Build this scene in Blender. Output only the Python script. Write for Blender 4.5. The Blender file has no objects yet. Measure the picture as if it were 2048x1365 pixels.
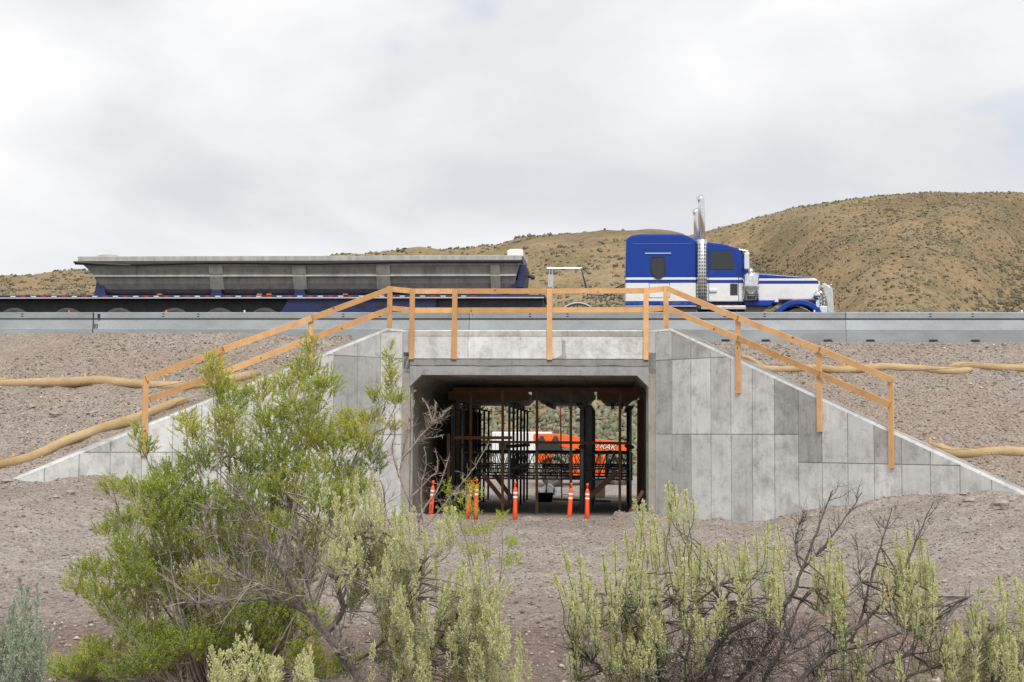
import bpy, bmesh, math, random
import numpy as np
from mathutils import Matrix, Vector

random.seed(7)
RNG = np.random.default_rng(11)
scene = bpy.context.scene
COL = scene.collection
PI = math.pi

# ------------------------------------------------------------------ camera
F = 2850.0                      # focal length in photo pixels (2048 wide)
PITCH = math.atan((878 - 682.5) / F)
CAMZ = 2.13
cam_d = bpy.data.cameras.new("camera")
cam_d.sensor_width = 36.0
cam_d.lens = 36.0 * F / 2048
cam_d.clip_start = 0.1
cam_d.clip_end = 20000
cam = bpy.data.objects.new("camera", cam_d)
COL.objects.link(cam)
cam.location = (0, 0, CAMZ)
cam.rotation_euler = (PI / 2 + PITCH, 0, 0)
scene.camera = cam

# ------------------------------------------------------------------ sky, sun, exposure
SUN_EL, SUN_AZ = math.radians(52), math.radians(170)   # azimuth clockwise from +Y
world = bpy.data.worlds.new("World")
scene.world = world
world.use_nodes = True
wn, wl = world.node_tree.nodes, world.node_tree.links
wn.clear()
w_out = wn.new("ShaderNodeOutputWorld")
w_bg = wn.new("ShaderNodeBackground")
w_sky = wn.new("ShaderNodeTexSky")
w_sky.sky_type = 'NISHITA'
w_sky.sun_disc = False
w_sky.sun_elevation = SUN_EL
w_sky.sun_rotation = SUN_AZ
w_tc = wn.new("ShaderNodeTexCoord")
w_map = wn.new("ShaderNodeMapping")
w_map.inputs["Location"].default_value = (10.55, 6.98, 17.16)
w_map.inputs["Scale"].default_value = (1.6, 1.6, 3.6)
wl.new(w_tc.outputs["Generated"], w_map.inputs["Vector"])


def w_noise(scale, detail, rough, dist):
    n = wn.new("ShaderNodeTexNoise")
    n.inputs["Scale"].default_value = scale
    n.inputs["Detail"].default_value = detail
    n.inputs["Roughness"].default_value = rough
    n.inputs["Distortion"].default_value = dist
    wl.new(w_map.outputs["Vector"], n.inputs["Vector"])
    return n


n1 = w_noise(1.55, 7, 0.48, 0.35)
n2 = w_noise(2.3, 4, 0.5, 0.2)
w_rc = wn.new("ShaderNodeValToRGB")            # cloud body: grey undersides to bright tops
e = w_rc.color_ramp.elements
e[0].position, e[0].color = 0.38, (5.45, 5.55, 5.85, 1)
e[1].position, e[1].color = 0.60, (7.75, 7.72, 7.75, 1)
m = w_rc.color_ramp.elements.new(0.48)
m.color = (6.5, 6.56, 6.72, 1)
wl.new(n1.outputs["Fac"], w_rc.inputs["Fac"])
w_rm = wn.new("ShaderNodeValToRGB")            # gaps of blue
e = w_rm.color_ramp.elements
e[0].position, e[0].color = 0.655, (1, 1, 1, 1)
e[1].position, e[1].color = 0.77, (0.55, 0.55, 0.55, 1)
wl.new(n2.outputs["Fac"], w_rm.inputs["Fac"])
w_mix = wn.new("ShaderNodeMix")
w_mix.data_type = 'RGBA'
wl.new(w_rm.outputs["Color"], w_mix.inputs["Factor"])
wl.new(w_sky.outputs["Color"], w_mix.inputs["A"])
wl.new(w_rc.outputs["Color"], w_mix.inputs["B"])
wl.new(w_mix.outputs["Result"], w_bg.inputs["Color"])
w_bg.inputs["Strength"].default_value = 0.10
wl.new(w_bg.outputs["Background"], w_out.inputs["Surface"])

sun_d = bpy.data.lights.new("sun", 'SUN')
sun_d.energy = 2.5
sun_d.angle = math.radians(20)
sun_d.color = (1.0, 0.96, 0.9)
sun = bpy.data.objects.new("sun", sun_d)
COL.objects.link(sun)
sd = Vector((math.sin(SUN_AZ) * math.cos(SUN_EL), math.cos(SUN_AZ) * math.cos(SUN_EL), math.sin(SUN_EL)))
sun.rotation_euler = (-sd).to_track_quat('-Z', 'Y').to_euler()
sun.location = (20, -20, 60)

vs = scene.view_settings
vs.view_transform = 'Standard'
vs.look = 'None'
vs.gamma = 1.0
vs.use_curve_mapping = False
vs.exposure = 0.42
scene.cycles.max_bounces = 8
scene.cycles.transparent_max_bounces = 16

# ------------------------------------------------------------------ frames of reference
YAW = math.radians(-4.03)       # the road crosses the view at a slight angle
GRADE = math.radians(0.35)      # and falls a little to the right
FRAME = Matrix.Translation((0.447, 37.5, 0)) @ Matrix.Rotation(YAW, 4, 'Z') @ Matrix.Rotation(GRADE, 4, 'Y')
FINV = FRAME.inverted()
CAMV = Vector((0, 0, CAMZ))
IDENT = Matrix.Identity(4)


def ray(u, v):
    U, V = (u - 1024) / F, (682.5 - v) / F
    f = Vector((0, math.cos(PITCH), math.sin(PITCH)))
    up = Vector((0, -math.sin(PITCH), math.cos(PITCH)))
    return f + Vector((U, 0, 0)) + up * V


def at(u, v, y):
    """point of the world seen at photo pixel (u, v) at distance y"""
    d = ray(u, v)
    return CAMV + d * (y / d.y)


FC, FR = FINV @ CAMV, FINV.to_3x3()


def fat(u, v, ly):
    """the same in the road's frame, on the plane ly metres behind the headwall"""
    d = FR @ ray(u, v)
    return FC + d * ((ly - FC.y) / d.y)


def project(p):
    d = Vector(p) - CAMV
    f = Vector((0, math.cos(PITCH), math.sin(PITCH)))
    up = Vector((0, -math.sin(PITCH), math.cos(PITCH)))
    z = d.dot(f)
    return 1024 + F * d.x / z, 682.5 - F * d.dot(up) / z


def to_frame_xy(x, y):
    dx, dy = x - 0.447, y - 37.5
    c, s = math.cos(YAW), math.sin(YAW)
    return dx * c + dy * s, -dx * s + dy * c


# ------------------------------------------------------------------ noise
def _hash(ix, iy, seed):
    h = (ix.astype(np.int64) * 374761393 + iy.astype(np.int64) * 668265263 + seed * 974711) & 0xFFFFFFFF
    h = ((h ^ (h >> 13)) * 1274126177) & 0xFFFFFFFF
    h = h ^ (h >> 16)
    return (h & 0xFFFF) / 65535.0


def vnoise(x, y, seed=0):
    x, y = np.asarray(x, float), np.asarray(y, float)
    ix, iy = np.floor(x), np.floor(y)
    fx, fy = x - ix, y - iy
    fx, fy = fx * fx * (3 - 2 * fx), fy * fy * (3 - 2 * fy)
    a, b = _hash(ix, iy, seed), _hash(ix + 1, iy, seed)
    c, d = _hash(ix, iy + 1, seed), _hash(ix + 1, iy + 1, seed)
    return (a + (b - a) * fx) * (1 - fy) + (c + (d - c) * fx) * fy - 0.5


def fbm(x, y, seed=0, octv=4, gain=0.5):
    r, a = 0, 1.0
    for i in range(octv):
        r = r + a * vnoise(np.asarray(x) * 2 ** i + 13.7 * i, np.asarray(y) * 2 ** i - 7.3 * i, seed + i)
        a *= gain
    return r


def sst(t):
    t = np.clip(t, 0, 1)
    return t * t * (3 - 2 * t)


# ------------------------------------------------------------------ object helpers
ORG = {}


def tag(o, label=None, cat=None, group=None, kind=None):
    if label: o["label"] = label
    if cat: o["category"] = cat
    if group: o["group"] = group
    if kind: o["kind"] = kind
    return o


def thing(name, label, cat, loc=(0, 0, 0), frame=IDENT, group=None):
    o = bpy.data.objects.new(name, None)
    o.empty_display_size = 0.2
    COL.objects.link(o)
    o.matrix_world = frame @ Matrix.Translation(loc)
    ORG[o.name] = Vector(loc)
    return tag(o, label, cat, group)


def link(name, me, material, parent=None, frame=IDENT, smooth=False):
    o = bpy.data.objects.new(name, me)
    COL.objects.link(o)
    if material:
        for mm in (material if isinstance(material, (list, tuple)) else [material]):
            me.materials.append(mm)
    if parent is not None:
        o.parent = parent
    else:
        o.matrix_world = frame
    if smooth:
        me.polygons.foreach_set("use_smooth", [True] * len(me.polygons))
    return o


def root_origin(parent):
    while parent.parent is not None:
        parent = parent.parent
    return ORG.get(parent.name, Vector())


class MB:
    """collects faces of one part"""

    def __init__(self):
        self.v, self.f, self.t = [], [], []

    def add(self, verts, faces, tint=None):
        o = len(self.v)
        self.v.extend([tuple(p) for p in verts])
        self.f.extend([tuple(i + o for i in f) for f in faces])
        if tint is not None:
            self.t.extend([tint] * len(verts))
        return self

    def box(self, x0, x1, y0, y1, z0, z1):
        vs = [(x, y, z) for z in (z0, z1) for y in (y0, y1) for x in (x0, x1)]
        return self.add(vs, [(0, 2, 3, 1), (4, 5, 7, 6), (0, 1, 5, 4), (2, 6, 7, 3), (0, 4, 6, 2), (1, 3, 7, 5)])

    def hexa(self, p):
        return self.add(p, [(0, 3, 2, 1), (4, 5, 6, 7), (0, 1, 5, 4), (1, 2, 6, 5), (2, 3, 7, 6), (3, 0, 4, 7)])

    def bar(self, a, b, w, h, up=(0, 0, 1)):
        """rectangular stick from a to b, w across, h along 'up'"""
        a, b = Vector(a), Vector(b)
        d = (b - a).normalized()
        s = d.cross(Vector(up))
        if s.length < 1e-4: s = d.cross(Vector((1, 0, 0)))
        s.normalize()
        n = s.cross(d).normalized()
        s, n = s * w / 2, n * h / 2
        return self.hexa([a - s - n, a + s - n, a + s + n, a - s + n, b - s - n, b + s - n, b + s + n, b - s + n])

    def tube(self, pts, radii, n=6, cap=True, tint=None):
        pts = [Vector(p) for p in pts]
        if not isinstance(radii, (list, tuple)): radii = [radii] * len(pts)
        vs, fs = [], []
        ref = None
        for i, p in enumerate(pts):
            d = (pts[min(i + 1, len(pts) - 1)] - pts[max(i - 1, 0)])
            if d.length < 1e-6: d = Vector((0, 0, 1))
            d.normalize()
            if ref is None:
                ref = d.orthogonal().normalized()
            ref = (ref - d * ref.dot(d))
            if ref.length < 1e-5: ref = d.orthogonal()
            ref.normalize()
            b = d.cross(ref)
            for k in range(n):
                a = 2 * PI * k / n
                vs.append(p + (ref * math.cos(a) + b * math.sin(a)) * radii[i])
        for i in range(len(pts) - 1):
            for k in range(n):
                k2 = (k + 1) % n
                fs.append((i * n + k, i * n + k2, (i + 1) * n + k2, (i + 1) * n + k))
        if cap:
            fs.append(tuple(range(n - 1, -1, -1)))
            fs.append(tuple((len(pts) - 1) * n + k for k in range(n)))
        return self.add(vs, fs, tint)

    def lathe(self, c, axis, prof, n=20):
        """profile [(along, radius)] turned about an axis through c"""
        axis = Vector(axis).normalized()
        r = axis.orthogonal().normalized()
        b = axis.cross(r)
        c = Vector(c)
        vs, fs = [], []
        for (t, rad) in prof:
            for k in range(n):
                a = 2 * PI * k / n
                vs.append(c + axis * t + (r * math.cos(a) + b * math.sin(a)) * rad)
        for i in range(len(prof) - 1):
            for k in range(n):
                k2 = (k + 1) % n
                fs.append((i * n + k, i * n + k2, (i + 1) * n + k2, (i + 1) * n + k))
        fs.append(tuple(range(n - 1, -1, -1)))
        fs.append(tuple((len(prof) - 1) * n + k for k in range(n)))
        return self.add(vs, fs)

    def prism(self, poly, y0, y1):
        """polygon in (x, z) swept along y"""
        n = len(poly)
        vs = [(x, y0, z) for x, z in poly] + [(x, y1, z) for x, z in poly]
        fs = [tuple(range(n)), tuple(range(2 * n - 1, n - 1, -1))]
        for i in range(n):
            j = (i + 1) % n
            fs.append((i, i + n, j + n, j))
        return self.add(vs, fs)

    def build(self, name, material, parent=None, frame=IDENT, bevel=0, smooth=False, segs=2, raw=False):
        o3 = root_origin(parent) if parent is not None else Vector()
        me = bpy.data.meshes.new(name)
        me.from_pydata([(p[0] - o3.x, p[1] - o3.y, p[2] - o3.z) for p in self.v], [], self.f)
        if raw: return link(name, me, material, parent, frame, smooth)
        bm = bmesh.new()
        bm.from_mesh(me)
        bmesh.ops.recalc_face_normals(bm, faces=bm.faces)
        if bevel:
            es = [ed for ed in bm.edges if len(ed.link_faces) == 2 and ed.calc_face_angle(0) > 0.5]
            bmesh.ops.bevel(bm, geom=es, offset=bevel, segments=segs, affect='EDGES', profile=0.6, clamp_overlap=True)
        bm.to_mesh(me)
        bm.free()
        if self.t and len(self.t) == len(me.vertices):
            at_ = me.attributes.new("tint", 'FLOAT', 'POINT')
            at_.data.foreach_set("value", self.t)
        return link(name, me, material, parent, frame, smooth)


def np_mesh(name, verts, faces, material, parent=None, frame=IDENT, tint=None, smooth=False):
    """fast mesh from arrays; faces (n, 3) or (n, 4)"""
    verts = np.asarray(verts, np.float32)
    faces = np.asarray(faces, np.int32)
    if parent is not None:
        o3 = root_origin(parent)
        verts = verts - np.array([o3.x, o3.y, o3.z], np.float32)
    me = bpy.data.meshes.new(name)
    k = faces.shape[1]
    me.vertices.add(len(verts))
    me.vertices.foreach_set("co", verts.ravel())
    me.loops.add(faces.size)
    me.loops.foreach_set("vertex_index", faces.ravel())
    me.polygons.add(len(faces))
    me.polygons.foreach_set("loop_start", np.arange(0, faces.size, k, dtype=np.int32))
    me.polygons.foreach_set("loop_total", np.full(len(faces), k, np.int32))
    if smooth:
        me.polygons.foreach_set("use_smooth", np.ones(len(faces), bool))
    if tint is not None:
        at_ = me.attributes.new("tint", 'FLOAT', 'POINT')
        at_.data.foreach_set("value", np.asarray(tint, np.float32))
    me.update(calc_edges=True)
    me.validate()
    return link(name, me, material, parent, frame)


def grid_mesh(name, X, Y, Z, material, parent=None, frame=IDENT, smooth=True):
    ny, nx = X.shape
    v = np.stack([X.ravel(), Y.ravel(), Z.ravel()], 1)
    i = np.arange(ny * nx).reshape(ny, nx)
    f = np.stack([i[:-1, :-1].ravel(), i[:-1, 1:].ravel(), i[1:, 1:].ravel(), i[1:, :-1].ravel()], 1)
    return np_mesh(name, v, f, material, parent, frame, smooth=smooth)


# ------------------------------------------------------------------ materials
class NT:
    def __init__(self, name):
        self.m = bpy.data.materials.new(name)
        self.m.use_nodes = True
        self.n, self.l = self.m.node_tree.nodes, self.m.node_tree.links
        self.b = self.n["Principled BSDF"]
        self.out = self.n["Material Output"]
        self.tc = self.n.new("ShaderNodeTexCoord")

    def vec(self, scale=(1, 1, 1), src="Object"):
        mp = self.n.new("ShaderNodeMapping")
        mp.inputs["Scale"].default_value = scale
        self.l.new(self.tc.outputs[src], mp.inputs["Vector"])
        return mp.outputs["Vector"]

    def noise(self, scale, detail=4, rough=0.55, vec=None, dist=0.0):
        t = self.n.new("ShaderNodeTexNoise")
        t.inputs["Scale"].default_value = scale
        t.inputs["Detail"].default_value = detail
        t.inputs["Roughness"].default_value = rough
        t.inputs["Distortion"].default_value = dist
        self.l.new(vec if vec is not None else self.tc.outputs["Object"], t.inputs["Vector"])
        return t.outputs["Fac"]

    def voro(self, scale, vec=None, feature='F1', out="Distance"):
        t = self.n.new("ShaderNodeTexVoronoi")
        t.feature = feature
        t.inputs["Scale"].default_value = scale
        self.l.new(vec if vec is not None else self.tc.outputs["Object"], t.inputs["Vector"])
        return t.outputs[out]

    def ramp(self, fac, stops, const=False):
        r = self.n.new("ShaderNodeValToRGB")
        cr = r.color_ramp
        if const: cr.interpolation = 'CONSTANT'
        while len(cr.elements) < len(stops): cr.elements.new(0.5)
        for el, (p, c) in zip(cr.elements, stops):
            el.position = p
            el.color = (*c, 1) if isinstance(c, (tuple, list)) else (c, c, c, 1)
        self.l.new(fac, r.inputs["Fac"])
        return r.outputs["Color"]

    def mix(self, a, b, fac, mode='MIX'):
        x = self.n.new("ShaderNodeMix")
        x.data_type = 'RGBA'
        x.blend_type = mode
        for sock, val in (("Factor", fac), ("A", a), ("B", b)):
            if isinstance(val, (int, float)):
                if sock == "Factor": x.inputs[sock].default_value = val
                else: x.inputs[sock].default_value = (val, val, val, 1)
            elif isinstance(val, tuple): x.inputs[sock].default_value = (*val, 1)
            else: self.l.new(val, x.inputs[sock])
        return x.outputs["Result"]

    def math(self, op, a, b=None):
        x = self.n.new("ShaderNodeMath")
        x.operation = op
        for i, val in enumerate((a, b)):
            if val is None: continue
            if isinstance(val, (int, float)): x.inputs[i].default_value = val
            else: self.l.new(val, x.inputs[i])
        return x.outputs[0]

    def bump(self, h, strength=0.4, dist=0.02):
        b = self.n.new("ShaderNodeBump")
        b.inputs["Strength"].default_value = strength
        b.inputs["Distance"].default_value = dist
        self.l.new(h, b.inputs["Height"])
        self.l.new(b.outputs["Normal"], self.b.inputs["Normal"])

    def color(self, c):
        if isinstance(c, tuple): self.b.inputs["Base Color"].default_value = (*c, 1)
        else: self.l.new(c, self.b.inputs["Base Color"])

    def set(self, rough=0.8, metal=0.0, spec=0.5, **k):
        self.b.inputs["Roughness"].default_value = rough
        self.b.inputs["Metallic"].default_value = metal
        self.b.inputs["Specular IOR Level"].default_value = spec
        for kk, vv in k.items(): self.b.inputs[kk.replace("_", " ")].default_value = vv
        return self.m


def simple(name, c, rough=0.6, metal=0.0, vary=0.25, scale=6.0, bump=0.15, spec=0.5, coat=0.0):
    t = NT(name)
    n = t.noise(scale, 5)
    lo, hi = tuple(x * (1 - vary) for x in c), tuple(min(1, x * (1 + vary)) for x in c)
    t.color(t.ramp(n, [(0.3, lo), (0.7, hi)]))
    if bump: t.bump(t.noise(scale * 6, 4), bump, 0.004)
    mm = t.set(rough, metal, spec)
    if coat: t.b.inputs["Coat Weight"].default_value = coat
    return mm


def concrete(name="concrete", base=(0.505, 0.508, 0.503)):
    t = NT(name)
    oi = t.n.new("ShaderNodeObjectInfo")
    big = t.noise(0.9, 6, 0.6)
    blot = t.noise(2.6, 10, 0.78, dist=0.1)
    streak = t.noise(1.0, 6, 0.65, t.vec((9, 9, 0.7)))
    fine = t.noise(38, 3, 0.6)
    c = t.mix(base, tuple(x * 1.25 for x in base), t.ramp(big, [(0.35, 0.0), (0.65, 1.0)]))
    c = t.mix(c, t.ramp(blot, [(0.33, (0.55, 0.54, 0.52)), (0.52, (1, 1, 1)), (0.7, (1.0, 1.0, 1.0))]), 0.75, 'MULTIPLY')
    c = t.mix(c, t.ramp(streak, [(0.3, (0.72, 0.71, 0.68)), (0.5, (1, 1, 1)), (0.75, (1.0, 1.0, 1.0))]), 0.55, 'MULTIPLY')
    c = t.mix(c, t.ramp(fine, [(0.3, 0.86), (0.7, 1.08)]), 0.7, 'MULTIPLY')
    hole = t.voro(5.2, feature='F1')
    holes = t.ramp(hole, [(0.045, (0.35, 0.34, 0.32)), (0.075, (1, 1, 1))])
    c = t.mix(c, holes, 0.8, 'MULTIPLY')
    spots = t.ramp(t.noise(7, 3, 0.5), [(0.70, (1, 1, 1)), (0.76, (0.55, 0.53, 0.5))])
    c = t.mix(c, spots, 0.7, 'MULTIPLY')
    mot = t.ramp(t.noise(1.7, 9, 0.75, dist=0.5), [(0.38, (0.55, 0.54, 0.51)), (0.56, (1, 1, 1))])
    c = t.mix(c, mot, t.ramp(oi.outputs["Random"], [(0.35, 0.0), (0.9, 0.55)]), 'MULTIPLY')
    c = t.mix(c, oi.outputs["Color"], 1.0, 'MULTIPLY')
    t.color(c)
    t.bump(t.math('ADD', t.math('MULTIPLY', fine, 0.5), blot), 0.25, 0.01)
    return t.set(0.88, 0, 0.3)


def dirt(name, c1, c2, c3, soil=False):
    t = NT(name)
    big = t.noise(0.22, 5, 0.6)
    mid = t.noise(1.6, 7, 0.65)
    c = t.mix(c1, c2, t.ramp(mid, [(0.35, 0.0), (0.65, 1.0)]))
    c = t.mix(c, c3, t.ramp(big, [(0.45, 0.0), (0.62, 0.85)]))
    if soil:
        sx = t.n.new("ShaderNodeSeparateXYZ")
        t.l.new(t.tc.outputs["Object"], sx.inputs[0])
        yq = t.math('ADD', sx.outputs["Y"], t.math('MULTIPLY', t.noise(0.45, 5, 0.6), 14.0))
        c = t.mix(c, (0.165, 0.12, 0.10), t.ramp(t.math('DIVIDE', yq, 40.0), [(0.50, 0.85), (0.60, 0.0)]))
    v1 = t.n.new("ShaderNodeTexVoronoi")
    v1.inputs["Scale"].default_value = 22
    v1.inputs["Randomness"].default_value = 1
    t.l.new(t.tc.outputs["Object"], v1.inputs["Vector"])
    v2 = t.n.new("ShaderNodeTexVoronoi")
    v2.inputs["Scale"].default_value = 52
    t.l.new(t.tc.outputs["Object"], v2.inputs["Vector"])
    st = t.ramp(v1.outputs["Color"], [(0.1, (0.55, 0.53, 0.51)), (0.55, (1, 1, 1)), (0.92, (1.15, 1.13, 1.1)), (0.97, (1.9, 1.85, 1.75))])
    st2 = t.ramp(v2.outputs["Color"], [(0.1, (0.62, 0.6, 0.58)), (0.6, (1, 1, 1)), (0.97, (1.55, 1.5, 1.45))])
    c = t.mix(c, st, 0.75, 'MULTIPLY')
    c = t.mix(c, st2, 0.6, 'MULTIPLY')
    t.color(c)
    h = t.math('ADD', t.math('MULTIPLY', v1.outputs["Distance"], 0.8), t.math('MULTIPLY', mid, 1.0))
    h = t.math('ADD', h, t.math('MULTIPLY', v2.outputs["Distance"], 0.4))
    t.bump(h, 0.7, 0.03)
    return t.set(0.95, 0, 0.2)


def leafy(name, cols, trans=0.35, rough=0.6):
    t = NT(name)
    a = t.n.new("ShaderNodeAttribute")
    a.attribute_name = "tint"
    c = t.ramp(a.outputs["Fac"], cols)
    t.color(c)
    tr = t.n.new("ShaderNodeBsdfTranslucent")
    t.l.new(c, tr.inputs["Color"])
    mx = t.n.new("ShaderNodeMixShader")
    mx.inputs["Fac"].default_value = trans
    t.l.new(t.b.outputs[0], mx.inputs[1])
    t.l.new(tr.outputs[0], mx.inputs[2])
    t.l.new(mx.outputs[0], t.out.inputs["Surface"])
    return t.set(rough, 0, 0.3)


def wood(name, c1, c2, knots=True):
    t = NT(name)
    g = t.noise(3, 5, 0.6, t.vec((1, 1, 1)))
    gr = t.noise(14, 4, 0.6, t.vec((1.5, 6, 6)))
    c = t.mix(c1, c2, t.ramp(t.mix(g, gr, 0.5), [(0.38, 0.0), (0.62, 1.0)]))
    if knots:
        k = t.voro(2.6)
        c = t.mix(c, t.ramp(k, [(0.06, (0.32, 0.2, 0.13)), (0.11, (1, 1, 1))]), 0.9, 'MULTIPLY')
    oi = t.n.new("ShaderNodeObjectInfo")
    c = t.mix(c, t.ramp(oi.outputs["Random"], [(0.0, (0.80, 0.76, 0.72)), (0.5, (1, 1, 1)), (1.0, (1.12, 1.14, 1.16))]), 1.0, 'MULTIPLY')
    t.color(c)
    t.bump(gr, 0.2, 0.004)
    return t.set(0.75, 0, 0.3)


M = {}
M['concrete'] = concrete()
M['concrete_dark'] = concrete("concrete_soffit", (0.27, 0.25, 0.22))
M['dirt'] = dirt("gravel_dirt", (0.275, 0.240, 0.212), (0.335, 0.298, 0.268), (0.245, 0.208, 0.180), True)
M['bank'] = dirt("bank_gravel", (0.25, 0.212, 0.185), (0.32, 0.28, 0.25), (0.275, 0.225, 0.185))
M['asphalt'] = simple("asphalt", (0.055, 0.055, 0.056), 0.9, 0, 0.3, 30, 0.4)
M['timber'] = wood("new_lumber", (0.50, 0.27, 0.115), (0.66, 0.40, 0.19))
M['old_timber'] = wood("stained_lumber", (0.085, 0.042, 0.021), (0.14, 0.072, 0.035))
M['plywood'] = wood("form_plywood", (0.34, 0.21, 0.09), (0.42, 0.27, 0.13), False)
M['slat'] = simple("form_slats", (0.33, 0.31, 0.28), 0.8)
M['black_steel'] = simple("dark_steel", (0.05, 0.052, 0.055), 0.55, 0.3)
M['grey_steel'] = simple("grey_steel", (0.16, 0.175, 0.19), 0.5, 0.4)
M['burlap'] = None
M['orange'] = simple("orange_plastic", (0.78, 0.085, 0.02), 0.45, 0, 0.12)
M['white_tape'] = simple("reflective_white", (0.74, 0.74, 0.72), 0.4, 0, 0.08)
M['black'] = simple("black_rubber", (0.018, 0.018, 0.019), 0.75, 0, 0.3)
M['tyre'] = simple("tyre_rubber", (0.055, 0.051, 0.047), 0.85, 0, 0.3, 12)
M['chrome'] = simple("chrome", (0.72, 0.73, 0.75), 0.16, 1.0, 0.05, 3, 0.0)
M['alloy'] = simple("alloy", (0.6, 0.61, 0.62), 0.33, 0.9, 0.1, 8, 0.05)
M['white_paint'] = simple("white_paint", (0.74, 0.74, 0.74), 0.35, 0, 0.05, 2, 0.02, coat=0.3)
M['blue_paint'] = simple("blue_paint", (0.003, 0.038, 0.27), 0.3, 0, 0.12, 2, 0.02, coat=0.1, spec=0.3)
M['frame_blue'] = simple("frame_blue", (0.008, 0.018, 0.082), 0.5, 0, 0.25, 3, 0.05)
M['tub_grey'] = simple("tub_grey", (0.27, 0.262, 0.25), 0.55, 0.25, 0.16, 1.3, 0.08)
M['tub_light'] = simple("tub_light", (0.40, 0.39, 0.37), 0.5, 0.25, 0.12, 2.0, 0.08)
for nm_, bc in (('tub_grey', (0.29, 0.282, 0.268)), ('tub_light', (0.42, 0.41, 0.39))):
    t = NT(nm_)
    st_ = t.noise(1.0, 6, 0.7, t.vec((5, 5, 0.8)))
    sc_ = t.noise(3.5, 8, 0.75, t.vec((0.6, 1, 2.2)), 0.4)
    c = t.mix(bc, tuple(x * 0.62 for x in bc), t.ramp(st_, [(0.42, 0.0), (0.68, 1.0)]))
    c = t.mix(c, (0.36, 0.30, 0.24), t.ramp(sc_, [(0.54, 0.0), (0.72, 0.6)]))
    t.color(c)
    t.bump(t.noise(2.0, 3), 0.25, 0.03)
    M[nm_] = t.set(0.5, 0.2, 0.4)
M['red_tape'] = simple("red_reflector", (0.45, 0.03, 0.03), 0.4, 0, 0.1)
M['amber'] = simple("amber_lamp", (0.75, 0.2, 0.03), 0.3, 0, 0.1)
M['tele_orange'] = simple("machine_orange", (0.80, 0.13, 0.015), 0.45, 0, 0.12)
M['red'] = simple("red_fibreglass", (0.5, 0.03, 0.025), 0.5)
M['glass'] = None
M['rock'] = simple("rock", (0.29, 0.25, 0.215), 0.95, 0, 0.3, 9, 0.6)
M['bark'] = simple("sage_bark", (0.115, 0.098, 0.088), 0.95, 0, 0.5, 40, 0.6)
M['twig'] = simple("dead_twig", (0.26, 0.225, 0.195), 0.9, 0, 0.4, 30, 0.3)
M['pale_twig'] = simple("pale_twig", (0.30, 0.25, 0.185), 0.9, 0, 0.35, 30, 0.3)
M['green_leaf'] = leafy("greasewood_leaf", [(0.0, (0.12, 0.19, 0.025)), (0.35, (0.26, 0.37, 0.042)), (0.7, (0.47, 0.55, 0.068)), (1.0, (0.68, 0.64, 0.12))], 0.5)
M['sage_spike'] = leafy("sage_spike", [(0.0, (0.44, 0.49, 0.215)), (0.4, (0.61, 0.66, 0.33)), (0.8, (0.74, 0.76, 0.44)), (1.0, (0.79, 0.70, 0.40))], 0.45)
M['sage_leaf'] = leafy("sage_leaf", [(0.0, (0.28, 0.32, 0.18)), (0.5, (0.42, 0.46, 0.26)), (1.0, (0.58, 0.55, 0.32))], 0.4)
M['blue_sage'] = leafy("blue_sage_leaf", [(0.0, (0.27, 0.33, 0.25)), (1.0, (0.50, 0.56, 0.43))], 0.4)
M['hill_bush'] = leafy("hill_bush", [(0.0, (0.12, 0.105, 0.073)), (0.4, (0.19, 0.164, 0.107)), (0.75, (0.265, 0.228, 0.145)), (1.0, (0.34, 0.29, 0.18))], 0.1, 0.9)

t = NT("window_glass")
t.color((0.02, 0.025, 0.025))
M['glass'] = t.set(0.06, 0, 0.5)

t = NT("clear_window")
t.color((0.75, 0.8, 0.78))
M['clear'] = t.set(0.02, 0, 0.5, Transmission_Weight=0.92, IOR=1.05)

t = NT("burlap")
w = t.noise(1.2, 4, 0.6)
fi = t.noise(90, 3, 0.6)
t.color(t.mix(t.ramp(w, [(0.35, (0.45, 0.32, 0.175)), (0.65, (0.60, 0.45, 0.265))]), t.ramp(fi, [(0.3, 0.75), (0.7, 1.12)]), 0.6, 'MULTIPLY'))
net = t.voro(34, feature='DISTANCE_TO_EDGE')
t.bump(t.math('ADD', t.math('ADD', fi, t.noise(9, 5, 0.7)), t.math('MULTIPLY', net, 1.5)), 0.7, 0.03)
M['burlap'] = t.set(0.95, 0, 0.2)

t = NT("galvanised")
sp = t.noise(26, 4, 0.7)
bg = t.noise(0.55, 6, 0.65, t.vec((1, 1, 2.5)))
c = t.ramp(bg, [(0.32, (0.235, 0.255, 0.265)), (0.5, (0.30, 0.325, 0.34)), (0.68, (0.36, 0.395, 0.425))])
c = t.mix(c, t.ramp(sp, [(0.3, 0.82), (0.7, 1.1)]), 0.7, 'MULTIPLY')
ru = t.noise(2.2, 5, 0.7, t.vec((0.35, 1, 3.0)), 0.6)
c = t.mix(c, t.ramp(ru, [(0.66, (1, 1, 1)), (0.74, (0.72, 0.62, 0.52))]), 0.5, 'MULTIPLY')
t.color(c)
t.bump(sp, 0.06, 0.004)
M['galv'] = t.set(0.5, 0.35, 0.5)

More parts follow.
